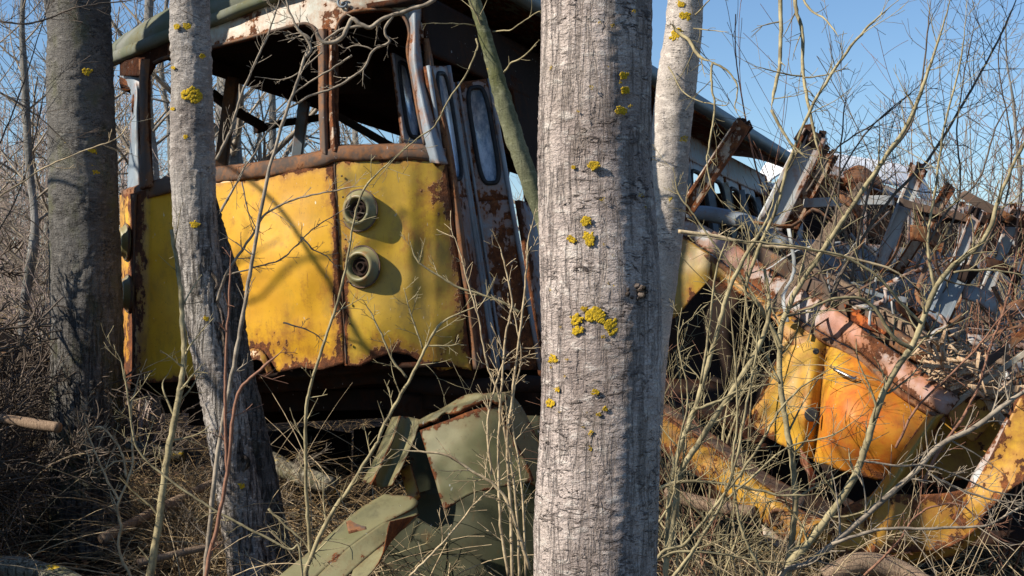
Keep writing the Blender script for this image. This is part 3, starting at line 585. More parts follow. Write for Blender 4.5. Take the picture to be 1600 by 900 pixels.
def door(fm, cu, cv, hu, hv, mat, gl=True, rust=.08, ribs=(), name='door', lo=True):
    mb = MB(); v1 = min(1, cv+hv+.06)
    inner = ringpanel(mb, lambda u, v: fm(u, v*v1), cu, cv/v1, hu, hv/v1, rust=rust)
    if v1 < 1 and lo:
        G = np.array([[fm(u, v) for v in np.linspace(v1, 1, 40)] for u in np.linspace(0, 1, 12)]); G[..., 1] += fbm(G*5, 3)*.008
        U = np.linspace(0, 1, 12)[:, None]; V = np.linspace(0, 1, 40)[None, :]
        grid_sheet(mb, G, .025, rust+.3*np.exp(-np.minimum(U, 1-U)/.1)+.25*V+.18*np.exp(-((U-.6)/.25)**2))
    o = mb.build(name, mat, tram)
    mb = MB(); tube(mb, [p+np.array([0, -.006, 0]) for p in inner], .013, 8); mb.build('gasket', M['rubber'], o)
    if gl:
        mb = MB(); c = np.mean(inner[:-1], axis=0); n = len(inner)-1
        mb.add([c+(p-c)*.98+[0, .008, 0] for p in inner[:-1]]+[c+(p-c)*.98+[0, .014, 0] for p in inner[:-1]], [[i, (i+1) % n, n+(i+1) % n, n+i] for i in range(n)], [list(range(n)), list(range(n, 2*n))[::-1]]); mb.build('pane', M['glass'], o, smooth=False)
    for u0, u1, r in ribs:
        mb = MB(); tube(mb, [fm(u0+(u1-u0)*v, v)+np.array([0, -.012, 0]) for v in np.linspace(.0, 1, 20)], r, 6, True, .12); mb.build('rib', M['bluegrey'], o)
    return o
for k, (t0, t1) in enumerate(((2.5, 3.45), (3.55, 4.3), (4.75, 5.3), (5.4, 5.9), (6.0, 6.45), (6.55, 7.05))):
    mb = MB(); inner = ringpanel(mb, lambda u, v: TS(0, t0+(t1-t0)*u, 2.90-.82*v), .5, .52, .38, .42, rust=.1); o = mb.build('window', M['bluegrey'], tram)
    mb = MB(); tube(mb, inner, .02, 8); mb.build('gasket', M['rubber'], o)
door(quadmap((668, 103, 7.66), (702, 103, 7.98), (774, 575, 7.98), (744, 575, 7.66)), .55, .20, .27, .175, M['bluegrey'], ribs=((.04, .04, .012), (.96, .96, .014)), rust=.17)
door(quadmap((703, 130, 7.98), (768, 122, 8.04), (848, 578, 8.04), (775, 578, 7.98)), .58, .19, .23, .165, M['bluegrey'], ribs=((.06, .06, .013), (.20, .17, .008), (.95, .95, .013)), rust=.26)
door(quadmap((615, 82, 8.15), (640, 96, 8.3), (672, 250, 8.3), (636, 250, 8.15)), .52, .42, .33, .36, M['bluegrey'], rust=-.1)
# inside
def slab(a0, a1, t0, t1, z, mat, name, th=.03, dent=0):
    mb = MB(); rails(mb, [[T(a, t, z) for a in np.linspace(a0, a1, 5)] for t in np.linspace(t0, t1, 6)], 16, 4, th, 0, .1, dent, 3); return mb.build(name, mat, tram)
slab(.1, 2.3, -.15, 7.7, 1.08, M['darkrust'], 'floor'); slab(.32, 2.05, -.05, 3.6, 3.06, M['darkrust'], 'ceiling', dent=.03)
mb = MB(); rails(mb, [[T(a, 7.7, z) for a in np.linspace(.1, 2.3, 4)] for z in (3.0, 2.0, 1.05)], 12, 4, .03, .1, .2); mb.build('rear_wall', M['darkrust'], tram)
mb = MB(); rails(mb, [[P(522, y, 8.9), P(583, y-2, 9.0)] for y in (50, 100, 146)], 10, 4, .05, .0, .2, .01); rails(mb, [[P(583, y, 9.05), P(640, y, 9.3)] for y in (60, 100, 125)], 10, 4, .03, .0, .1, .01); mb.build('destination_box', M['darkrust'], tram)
mb = MB(); rails(mb, [[P(528, y, 10.4), P(720, y+10, 10.9)] for y in (90, 120, 150)], 10, 4, .05, -.1, .2, .01); mb.build('partition', paint('brown_board', (.10, .075, .045), (.07, .05, .035), 0, .9, None), tram)
for a, b, w_ in (((335, 148, 9.3), (405, 198, 9.6), .05), ((395, 205, 9.6), (505, 183, 10.1), .045), ((530, 182, 9.4), (615, 228, 9.4), .06), ((640, 55, 8.2), (850, 118, 9.6), .07), ((655, 90, 8.4), (850, 160, 9.8), .05)):
    mb = MB(); bar(mb, P(*a), P(*b), w_, .05, n=10, jag=.02, wob=.02); mb.build('fallen_strut', M['darkrust' if a[1] != 55 else 'rust'], tram)
mb = MB(); tube(mb, [P(545, 50, 8.2), P(700, 92, 8.8), P(850, 130, 9.6)], .004, 5); mb.build('cable', M['bluegrey'], tram)
# underframe
mb = MB(); ub = [(196, 603), (300, 598), (420, 594), (530, 586), (600, 580), (680, 585), (745, 588)]
rails(mb, [[FR(x, y-20, -.16) for x, y in ub], [FR(x, y+2+5*math.sin(x*.07), -.15) for x, y in ub], [FR(x, y+4, -.30) for x, y in ub], [FR(x, y+20, -.34) for x, y in ub]], 60, 4, .02, .05, .2, .03, 7); mb.build('bumper_beam', M['darkrust'], tram)
mb = MB()
for t in (.35, 1.2, 2.4, 3.8, 5.4): bar(mb, T(.15, t, .92), T(2.25, t, .92), .18, .12, rust=.1)
for a in (.5, 1.85): bar(mb, T(a, .1, .86), T(a, 7.6, .86), .14, .16, n=12, rust=.1)
for a, t in ((.7, .9), (1.5, 1.1), (1.1, 2.2)): bar(mb, T(a, t, .55), T(a+.5, t+.1, .60), .3, .28, n=4, wob=.02)
mb.build('underframe', M['darkrust'], tram)
for t in (1.4, 2.9):
    for a in (.45, 1.9):
        mb = MB(); lathe(mb, T(a, t, .38), (.91, -.41, 0), [(.34, -.06), (.36, -.05), (.36, -.03), (.32, -.02), (.32, .04), (.26, .05), (.12, .03), (.10, .09), (.04, .1)], 36); mb.build('wheel', M['darkrust'], tram)
mb = MB(); tube(mb, crs([P(640, 598, 7.9), P(720, 606, 7.8), P(830, 600, 7.9), P(900, 610, 8.2)], 5), .05, 10, True); mb.build('air_pipe', M['darkrust'], tram)
# ------------------------------------------------------------------ the collapsed tram on the right
def wd(d): return 6.75+(d-6.75)*.5 if d > 6.75 else d
def PW(x, y, d): return P(x, y, wd(d))
def PXW(l): return [PW(*a) for a in l]
wr = thing('tram', (2.3, 7.4, 0), 'collapsed roofless yellow and orange tram, nose sunk into the brush on the right', 'tram')
def part(name, mat, rl, nu=40, nv=6, th=.012, rust=0, edge=.3, dent=.008, dsc=4, lab=None, root=None, **kw):
    mb = MB(); rails(mb, [(PXW if root is None else PX)(r) for r in rl], nu, nv, th, rust, edge, dent, dsc, **kw); o = mb.build(name, M[mat], root or wr)
    if lab: o['label'] = lab
    return o
bt = [(1045, 328, 9.2), (1100, 352, 9.0), (1154, 384, 8.7), (1202, 420, 8.4), (1250, 450, 8.1), (1310, 486, 7.7), (1350, 516, 7.4), (1430, 572, 7.0), (1500, 622, 6.75)]
bb = [(1045, 358, 9.2), (1085, 380, 9.0), (1125, 406, 8.7), (1175, 444, 8.4), (1235, 489, 8.1), (1295, 525, 7.7), (1350, 556, 7.4), (1405, 604, 7.0), (1478, 652, 6.75)]
part('belt_rail', 'pink', [bt, [((a[0]+b[0])/2, (a[1]+b[1])/2, a[2]-.03) for a, b in zip(bt, bb)], bb], 90, 5, rust=.05, dent=.025, dsc=5)
part('belt_lip', 'rust', [[(a, b+2, d-.02) for a, b, d in bb], [(a-2, b+9, d-.05) for a, b, d in bb], [(a-4, b+14, d) for a, b, d in bb]], 80, 3)
part('side_panel', 'yellow_dull', [[(1036, 352, 9.1), (1061, 366, 9.0), (1088, 383, 8.9), (1118, 403, 8.75)], [(1034, 410, 9.0), (1055, 425, 8.95), (1080, 430, 8.85), (1110, 422, 8.75)], [(1030, 508, 9.0), (1056, 495, 8.95), (1084, 464, 8.85), (1112, 433, 8.75)]], 24, 10)
part('side_panel', 'yellow_r', [[(1112, 402, 8.75), (1175, 448, 8.4), (1235, 493, 8.1), (1290, 528, 7.75)], [(1110, 418, 8.72), (1160, 448, 8.4), (1215, 490, 8.1), (1262, 540, 7.8)], [(1110, 435, 8.75), (1150, 455, 8.45), (1200, 490, 8.15), (1238, 548, 7.9)]], 40, 5, rust=.05)
part('nose_panel', 'nose', [[(1232, 492, 8.08), (1258, 508, 7.95), (1278, 522, 7.84), (1292, 528, 7.86)], [(1214, 560, 7.98), (1245, 580, 7.72), (1268, 588, 7.55), (1286, 592, 7.62)], [(1190, 612, 7.95), (1235, 640, 7.6), (1262, 650, 7.44), (1280, 657, 7.52)], [(1162, 662, 7.98), (1225, 698, 7.62), (1252, 712, 7.5), (1272, 720, 7.56)]], 50, 14, rust=.07, dent=.03, dsc=3)
o = part('bonnet', 'nose', [[(1292, 530, 7.85), (1306, 536, 7.66), (1350, 556, 7.45), (1400, 604, 7.12), (1466, 646, 6.88)], [(1285, 592, 7.61), (1302, 596, 7.30), (1345, 608, 6.98), (1400, 640, 6.84), (1462, 668, 6.82)], [(1279, 657, 7.5), (1298, 660, 7.1), (1335, 668, 6.80), (1395, 688, 6.72), (1447, 700, 6.82)], [(1271, 722, 7.54), (1296, 730, 7.26), (1320, 740, 7.2), (1385, 752, 7.0), (1425, 722, 6.92)]], 60, 16, rust=.06, dent=.035, dsc=3, lab='dented orange bonnet panel of the fallen tram')
mb = MB(); tube(mb, crs([PW(1298, 574, 7.32),  PW(1306, 578, 7.22),  PW(1322, 586, 7.12),  PW(1334, 592, 7.08),  PW(1338, 588, 7.1)], 5), [.004]*4+[.009]*14+[.004]*3, 8, True); mb.build('handle', M['chrome'], wr)
mb = MB()
for a, b, r_, d in ((1275, 549, 4, 7.62), (1268, 648, 9, 7.36)):
    mb = MB(); lathe(mb,  PW(a, b, d), (-.2, -1, .1), [(r_/F*d*1.2, 0), (r_/F*d, .004), (r_/F*d*.6, .002)], 14); mb.build('bolt_hole', M['rubber'], wr)
part('lower_beam', 'yellow_r', [[(1024, 638, 7.6), (1100, 690, 7.3), (1180, 748, 7.0), (1250, 795, 6.75), (1302, 815, 6.6)], [(1022, 655, 7.5), (1098, 712, 7.2), (1178, 768, 6.9), (1245, 812, 6.65), (1300, 832, 6.52)], [(1020, 690, 7.55), (1088, 745, 7.22), (1165, 795, 6.95), (1228, 842, 6.68), (1296, 862, 6.55)]], 70, 6, rust=.06, dent=.016)
part('lower_beam', 'rust', [[(1024, 620, 7.8), (1100, 668, 7.5), (1180, 726, 7.25), (1260, 775, 7.0)], [(1024, 628, 7.7), (1100, 678, 7.42), (1180, 738, 7.12), (1256, 786, 6.9)], [(1024, 637, 7.66), (1100, 688, 7.36), (1180, 746, 7.06), (1250, 793, 6.82)]], 50, 4, rust=-.2, dent=.012)
mb = MB(); lathe(mb,  PW(1215, 808, 6.72), (-.3, -1, .1), [(.042, 0), (.042, .02), (.030, .024), (.026, .01)], 20); mb.build('towing_eye', M['rust'], wr)
# windscreen surround lying low: left leg, bottom, right leg
part('windscreen_frame', 'yellow_dull', [[(1476, 648, 6.72), (1450, 690, 6.7), (1425, 735, 6.65), (1398, 775, 6.6), (1372, 812, 6.55)], [(1462, 650, 6.66), (1432, 695, 6.62), (1405, 738, 6.56), (1378, 778, 6.5), (1345, 812, 6.48)], [(1446, 652, 6.76), (1412, 700, 6.72), (1385, 742, 6.66), (1358, 776, 6.6), (1318, 812, 6.56)]], 40, 5, rust=.0)
part('front_panel', 'yellow_r', [[(1292, 806, 6.58), (1360, 776, 6.54), (1420, 772, 6.52), (1470, 770, 6.5), (1524, 760, 6.47)], [(1300, 846, 6.53), (1362, 826, 6.50), (1425, 826, 6.48), (1480, 818, 6.46), (1532, 792, 6.44)], [(1308, 872, 6.50), (1365, 864, 6.47), (1425, 866, 6.46), (1490, 854, 6.44), (1536, 816, 6.42)]], 60, 9, rust=.16, dent=.035, dsc=3, crease=True)
part('skirt', 'yellow_dull', [[(1300, 868, 6.52), (1365, 861, 6.49), (1425, 863, 6.48), (1490, 851, 6.46), (1534, 814, 6.44)], [(1316, 892, 6.66), (1370, 884, 6.64), (1430, 882, 6.62), (1492, 868, 6.6), (1530, 836, 6.58)]], 50, 5, rust=.2, dent=.03)
part('windscreen_frame', 'yellow_r', [[(1488, 812, 6.44), (1520, 762, 6.45), (1554, 698, 6.46), (1592, 622, 6.48), (1630, 545, 6.5)], [(1502, 826, 6.42), (1538, 776, 6.41), (1576, 722, 6.42), (1622, 664, 6.43), (1672, 600, 6.45)], [(1516, 842, 6.42), (1552, 792, 6.38), (1598, 752, 6.36), (1664, 738, 6.36), (1760, 730, 6.36)]], 50, 9, rust=.12, dent=.03, dsc=3, crease=True)
part('windscreen_rim', 'grey_r', [[(1500, 778, 6.55), (1528, 728, 6.55), (1562, 670, 6.55), (1596, 606, 6.6)], [(1512, 784, 6.5), (1542, 736, 6.5), (1575, 676, 6.5), (1608, 612, 6.54)]], 40, 5, th=.03, rust=.22, dent=.02, dsc=9)
part('front_panel', 'yellow_r', [[(1470, 640, 7.3), (1520, 650, 7.2), (1580, 640, 7.1), (1660, 600, 7.0)], [(1452, 690, 7.2), (1500, 705, 7.1), (1545, 700, 7.0), (1600, 690, 6.9)], [(1425, 745, 7.1), (1470, 752, 7.0), (1520, 745, 6.95), (1560, 740, 6.9)]], 30, 6, rust=.12, dent=.04)
part('torn_panel', 'yellow_r', [[(1474, 632, 6.8), (1510, 618, 6.9), (1550, 622, 6.95), (1572, 612, 7)], [(1484, 656, 6.75), (1510, 664, 6.8), (1540, 650, 6.85), (1562, 640, 6.9)], [(1496, 668, 6.8), (1518, 690, 6.8), (1532, 680, 6.85), (1548, 660, 6.9)]], 20, 6, rust=.12, dent=.03)
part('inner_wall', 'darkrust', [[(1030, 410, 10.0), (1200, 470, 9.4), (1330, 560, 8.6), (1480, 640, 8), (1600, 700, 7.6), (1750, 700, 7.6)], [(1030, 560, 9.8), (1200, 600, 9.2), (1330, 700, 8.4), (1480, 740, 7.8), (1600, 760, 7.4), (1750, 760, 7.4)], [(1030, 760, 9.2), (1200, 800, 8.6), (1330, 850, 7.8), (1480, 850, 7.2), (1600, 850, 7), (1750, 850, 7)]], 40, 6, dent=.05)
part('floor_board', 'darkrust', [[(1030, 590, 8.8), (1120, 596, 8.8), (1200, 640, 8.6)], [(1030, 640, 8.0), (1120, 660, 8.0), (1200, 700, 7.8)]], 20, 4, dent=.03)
part('orange_liner', 'orange', [[(1318, 474, 8.0), (1350, 486, 7.9), (1385, 512, 7.7)], [(1326, 500, 7.9), (1352, 512, 7.8), (1384, 524, 7.65)]], 14, 4, rust=.15)
for a, b, w_, m_ in (((1150, 372, 9.2), (1452, 560, 7.4), .06, 'rust'), ((1200, 372, 9.5), (1470, 548, 7.8), .07, 'wood'), ((1250, 412, 9.0), (1440, 560, 7.7), .05, 'rust')):
    mb = MB(); bar(mb,  PW(*a),  PW(*b), w_, .08, n=16, jag=.03, wob=.02); mb.build('sill_beam', M[m_], wr)
# window pillars sticking up
def post(a, b, wpx, mat, tip=None, rust=.0, shape=.5, root=None, name='window_pillar'):
    pa, pb = (PW(*a), PW(*b)) if root is None else (P(*a), P(*b)); w_ = wpx/F*np.linalg.norm(pa[1]); mb = MB(); bar(mb, pa, pb, w_, w_*shape, (.3, 1, 0), 14, jag=.03, rust=rust+.05, wob=.006)
    t = (pb-pa)/np.linalg.norm(pb-pa); s = np.cross(t, (0, 1, 0)); s /= np.linalg.norm(s)
    for q in (-.42, .42): bar(mb, pa+s*w_*q+[0, -w_*shape*.62, 0], pb+s*w_*q+[0, -w_*shape*.62, 0]-t*.03, w_*.14, w_*.3, (.3, 1, 0), 12, jag=.02, rust=rust+.25)
    o = mb.build(name, M[mat], root or wr)
    mb = MB(); rng = np.random.RandomState(int(b[0]))
    for k in range(7):
        c = pb+s*w_*rng.uniform(-.5, .5)+np.array([0, rng.uniform(-.3, .3)*w_, 0]); bar(mb, c-t*w_*.5, c+t*w_*rng.uniform(.0, .4)+s*rng.uniform(-.2, .2)*w_, w_*rng.uniform(.25, .5), .01, (rng.randn(), 1, .3), 3, jag=.015)
    mb.build('torn_end', M['darkrust'], o)
    return o
post((1070, 332, 8.9), (1163, 192, 8.8), 24, 'cream', rust=.34)
post((1203, 350, 8.6), (1271, 212, 8.5), 40, 'grey_r', rust=.02, shape=.4)
post((1232, 356, 8.9), (1296, 238, 8.8), 28, 'cream', rust=.12)
post((1372, 420, 9.0), (1436, 262, 9.0), 22, 'grey_r', rust=.06)
post((1398, 430, 9.3), (1484, 292, 9.3), 18, 'cream', rust=.16)
post((1470, 470, 8.4), (1526, 332, 8.4), 19, 'grey_r', rust=.12)
post((1488, 480, 8.6), (1552, 340, 8.6), 15, 'cream', rust=.1)
post((1530, 480, 8.9), (1590, 330, 8.9), 18, 'grey_r', rust=.05)
post((1462, 500, 8.2), (1500, 420, 8.3), 34, 'bluegrey', rust=-.12, shape=.25)
for l in ([(1020, 345, 9.6), (1100, 320, 9.6), (1175, 345, 9.4), (1185, 355, 9.4)],):
    mb = MB(); tube(mb, crs(PXW([(1075, 335, 9.4), (1110, 335, 9.3), (1180, 352, 9.1), (1230, 385, 8.9)]), 6), .045, 8, True, .1); mb.build('sill_beam', M['bluegrey'], wr)
rng = np.random.RandomState(44)
SC = [((1440, 470), (1500, 520), 'bluegrey'), ((1510, 520), (1560, 540), 'grey_r'), ((1545, 545), (1585, 560), 'wood'), ((1500, 560), (1540, 590), 'cream'), ((1470, 585), (1530, 610), 'bright_wood'), ((1560, 590), (1600, 560), 'grey_r'), ((1310, 300), (1350, 330), 'rust'), ((1420, 350), (1480, 370), 'rust'), ((1500, 440), (1560, 470), 'bluegrey'), ((1540, 400), (1600, 430), 'darkrust'), ((1560, 480), (1620, 470), 'rust'), ((1250, 700), (1275, 745), 'pink'), ((1190, 820), (1260, 870), 'cream'), ((1040, 760), (1100, 790), 'grey_r'), ((1450, 740), (1500, 770), 'rust'), ((1400, 470), (1440, 510), 'darkrust'), ((1580, 520), (1640, 560), 'pink')]
for k, (a, b, m_) in enumerate(SC):
    d = 7.6-.3*(a[1] > 600)+rng.uniform(-.2, .6)*(a[1] < 600)*1.4; h = rng.uniform(12, 26)
    mb = MB(); rails(mb, [PXW([(a[0], a[1], d), ((a[0]+b[0])/2, (a[1]+b[1])/2-6, d-.06), (b[0], b[1], d+.05)]), PXW([(a[0]+4, a[1]+h, d-.1), ((a[0]+b[0])/2+3, (a[1]+b[1])/2+h*.8, d-.12), (b[0]-5, b[1]+h, d-.05)])], 12, 5, .012, .1 if m_ not in ('wood', 'bright_wood') else 0, .25, .03, 6, smooth=False)
    mb.build('torn_panel', M[m_], wr)
for k, (a, b, w_, m_) in enumerate([((1450, 640), (1600, 520), .04, 'rust'), ((1462, 650), (1610, 545), .025, 'cream'), ((1500, 615), (1620, 600), .03, 'bright_wood'), ((1255, 318), (1400, 316), .05, 'grey_r'), ((1405, 316), (1520, 345), .04, 'rust'), ((1440, 340), (1600, 350), .05, 'darkrust'), ((1330, 440), (1420, 470), .03, 'bluegrey'), ((1500, 300), (1580, 345), .05, 'rust'), ((1540, 620), (1590, 680), .03, 'bright_wood')]):
    d = 8.8 if a[1] < 500 else 6.9; mb = MB(); bar(mb,  PW(*a, d),  PW(*b, d-.2), w_, w_, n=10, jag=.03, wob=.02); mb.build('broken_bar', M[m_], wr)
mb = MB()
for k in range(260):
    f = rng.rand(); c =  PW(1440+130*f+rng.randn()*12, 565+40*f+rng.randn()*22, 7.0+rng.randn()*.25); v = rng.randn(3)*[1, .6, .5]; v /= np.linalg.norm(v); L = rng.uniform(.02, .09)
    bar(mb, c-v*L, c+v*L, rng.uniform(.004, .02), .003, rng.randn(3), 1)
tag(mb.build('splinters', M['bright_wood'], wr, smooth=False), kind='stuff')
for nm, mt, sd_ in (('scrap_strips', 'rust', 1), ('scrap_slivers', 'grey_r', 2)):
    mb = MB(); rg = np.random.RandomState(sd_)
    for k in range(45 if sd_ == 1 else 22):
        x = rg.uniform(1230, 1620); c = PW(x, np.interp(x, [1230, 1600], [395, 520])+rg.randn()*48, rg.uniform(7.4, 9.4)); v = rg.randn(3)*[1, .5, .9]; v /= np.linalg.norm(v); L = rg.uniform(.06, .32); u = rg.randn(3)
        q = crs([c-v*L, c+rg.randn(3)*L*.12, c+v*L*.6+rg.randn(3)*L*.15, c+v*L], 3); wv = np.cross(v, u); wv /= np.linalg.norm(wv); ww = rg.uniform(.003, .014)
        n = len(q); g = np.stack([q-wv*ww, q+wv*ww*(.5+rg.rand())], 1); grid_sheet(mb, g, .003, rg.uniform(0, .3))
    tag(mb.build(nm, M[mt], wr, smooth=False), kind='stuff')
# brown plank leaning
t = thing('plank', tuple(PW(1210, 480, 7.9)*[1, 1, 0]), 'brown weathered plank leaning diagonally among the bare window pillars', 'plank')
mb = MB(); bar(mb,  PW(1205, 486, 7.85),  PW(1347, 288, 8.3), .055, .02, (.2, 1, 0), 12, wob=.01, jag=.01); mb.build('board', M['wood'], t)
# grey wreck behind
gw = thing('railcar', (3.0, 11.4, 0), 'low grey wrecked railcar body with a dark window band beyond the fallen tram', 'wreck')
part('body', 'bluegrey', [[(1235, 372, 10.6), (1330, 378, 10.8), (1460, 390, 11), (1700, 400, 11.4)], [(1235, 430, 10.5), (1330, 440, 10.7), (1460, 450, 10.9), (1700, 460, 11.3)], [(1235, 640, 10.5), (1330, 650, 10.7), (1460, 660, 10.9), (1700, 670, 11.3)]], 50, 6, rust=.0, root=gw)
part('roof', 'grey_r', [[(1236, 262, 10.9), (1300, 258, 11.1), (1380, 288, 11.1), (1480, 318, 11.3), (1700, 322, 11.6)], [(1232, 276, 10.7), (1300, 274, 10.9), (1380, 302, 10.9), (1480, 330, 11), (1700, 335, 11.4)]], 50, 6, th=.1, rust=.2, dent=.03, root=gw)
part('interior', 'darkrust', [[(1236, 270, 12), (1480, 320, 12.2), (1700, 320, 12.4)], [(1236, 420, 12), (1480, 430, 12.2), (1700, 440, 12.4)]], 20, 6, root=gw)
for x in (1248, 1348, 1420, 1500, 1580): post((x, 385, 10.7), (x+3, 282 if x < 1360 else 320, 10.8), 9, 'grey_r', rust=.1, root=gw)
part('roof_patch', 'rust', [[(1318, 268, 10.8), (1345, 258, 10.9), (1378, 280, 10.9)], [(1322, 284, 10.7), (1350, 286, 10.7), (1380, 296, 10.8)]], 14, 5, rust=.1, root=gw)
# white rounded roof far behind
t = thing('trailer', (4.2, 19, 0), 'smooth white rounded roof of a trailer showing behind the wrecks', 'trailer')
mb = MB(); rails(mb, [PX([(1188, 330+dy, 18), (1200, 262+dy, 18), (1238, 235+dy, 18), (1330, 244+dy, 18.4), (1440, 262+dy, 18.8), (1475, 320+dy, 19)]) if 0 else [P(x, y+dy, d+dd) for x, y, d in ((1176, 300, 18), (1196, 258, 18), (1236, 236, 18), (1330, 246, 18.4), (1430, 268, 18.8), (1462, 320, 19))] for dd, dy in ((2, 10), (1.2, 0), (.4, 0), (0, 30))], 40, 6, .03, smooth=True)
mb.build('roof', M['white'], t)
mb = MB(); rails(mb, [[P(x, y, d) for x, y, d in ((1176, 290, 18.02), (1330, 276, 18.42), (1462, 320, 19.02))], [P(x, 690, d) for x, d in ((1176, 18.02), (1330, 18.42), (1462, 19.02))]], 20, 6, .03); mb.build('wall', M['white'], t)
# ------------------------------------------------------------------ green crumpled metal
gc = thing('metal_cabinet', (-.35, 6.6, 0), 'crumpled olive green metal cabinet with its lid hanging open beneath the tram door', 'cabinet')
gp = lambda name, rl, **kw: part(name, 'green', rl, root=gc, **kw)
gp('lid', [[(656, 672, 6.5), (700, 655, 6.5), (740, 640, 6.5), (778, 632, 6.52)], [(668, 715, 6.42), (715, 705, 6.40), (765, 690, 6.42), (802, 685, 6.48)], [(683, 760, 6.36), (725, 742, 6.36), (775, 730, 6.38), (824, 726, 6.42)], [(694, 797, 6.34), (735, 772, 6.34), (780, 762, 6.36), (834, 752, 6.4)]], nu=30, nv=10, dent=.02, edge=.5)
gp('side', [[(778, 612, 6.62), (800, 618, 6.66), (818, 640, 6.72)], [(800, 680, 6.56), (822, 700, 6.6), (846, 700, 6.68)], [(828, 752, 6.5), (842, 760, 6.56), (862, 760, 6.62)]], nu=14, nv=8)
gp('rim', [[(655, 655, 6.66), (700, 632, 6.6), (735, 615, 6.6), (765, 612, 6.56), (800, 610, 6.55)], [(652, 664, 6.6), (700, 646, 6.52), (738, 630, 6.5), (765, 622, 6.5), (790, 630, 6.5)]], nu=40, nv=5, th=.02, dent=.03, dsc=12)
part('body', 'green_shaded', root=gc, rl=[[(596, 790, 6.8), (690, 760, 6.75), (760, 740, 6.7), (860, 735, 6.75)], [(590, 850, 6.8), (690, 850, 6.7), (760, 850, 6.66), (860, 850, 6.7)], [(588, 950, 6.8), (690, 950, 6.7), (760, 950, 6.66), (860, 950, 6.7)]], nu=30, nv=8, dent=.02)
part('inner_wall', 'green_shaded', root=gc, rl=[[(640, 680, 7.0), (740, 650, 7.0), (850, 650, 7.0)], [(640, 830, 6.95), (740, 830, 6.95), (850, 830, 6.95)]], nu=20, nv=8)
gc2 = thing('metal_channel', tuple(P(600, 760, 6.7)*[1, 1, 0]), 'upright bent green sheet-metal channel leaning left of the crumpled cabinet lid', 'scrap')
part('flange', 'green', [[(612, 652, 6.9), (596, 690, 6.82), (582, 722, 6.76), (566, 752, 6.7)], [(625, 650, 6.80), (612, 690, 6.72), (596, 724, 6.66), (580, 757, 6.6)]], nu=20, nv=4, root=gc2, th=.006)
part('web', 'green', [[(625, 650, 6.80), (612, 690, 6.72), (596, 724, 6.66), (580, 757, 6.6)], [(640, 652, 6.86), (630, 690, 6.78), (612, 728, 6.72), (598, 762, 6.66)], [(657, 656, 6.78), (645, 690, 6.7), (628, 728, 6.64), (612, 758, 6.6)]], nu=20, nv=4, root=gc2, th=.006)
part('back_plate', 'yellow_dull', [[(624, 735, 6.74), (640, 726, 6.74)], [(640, 790, 6.66), (655, 776, 6.66)]], nu=8, nv=6, root=gc2, th=.02, rust=.0, smooth=False)
gc3 = thing('metal_channel', tuple(P(560, 900, 6.2)*[1, 1, 0]), 'long pale green folded metal trough lying on the ground in front of the cabinet', 'scrap')
part('top_flange', 'green', [[(600, 772, 6.5), (645, 776, 6.45)], [(560, 796, 6.4), (650, 790, 6.4)], [(500, 848, 6.3), (590, 822, 6.3)], [(430, 905, 6.2), (530, 868, 6.2)], [(390, 945, 6.1), (470, 925, 6.1)]], nu=10, nv=8, root=gc3, th=.006, smooth=False, dent=.015)
part('web', 'green', [[(645, 777, 6.45), (654, 803, 6.40)], [(645, 788, 6.42), (648, 812, 6.36)], [(590, 822, 6.3), (606, 844, 6.26)], [(530, 868, 6.2), (552, 890, 6.14)], [(470, 925, 6.1), (490, 950, 6.0)]], nu=10, nv=8, root=gc3, th=.006, smooth=False, dent=.02)
part('lower_flange', 'green', [[(654, 803, 6.40), (610, 812, 6.2)], [(606, 844, 6.26), (590, 880, 6.1)], [(552, 890, 6.14), (540, 930, 6.0)]], nu=10, nv=8, root=gc3, th=.006, smooth=False, dent=.02)
t = thing('rust_scrap', tuple(P(560, 815, 6.2)*[1, 1, 0]), 'small brown rusty metal scrap beside the pale green trough', 'scrap')
part('plate', 'rust', [[(541, 814, 6.35), (570, 806, 6.4)], [(545, 832, 6.3), (573, 826, 6.3)]], nu=10, nv=5, th=.015, root=t, smooth=False, dent=.01, rust=.1)
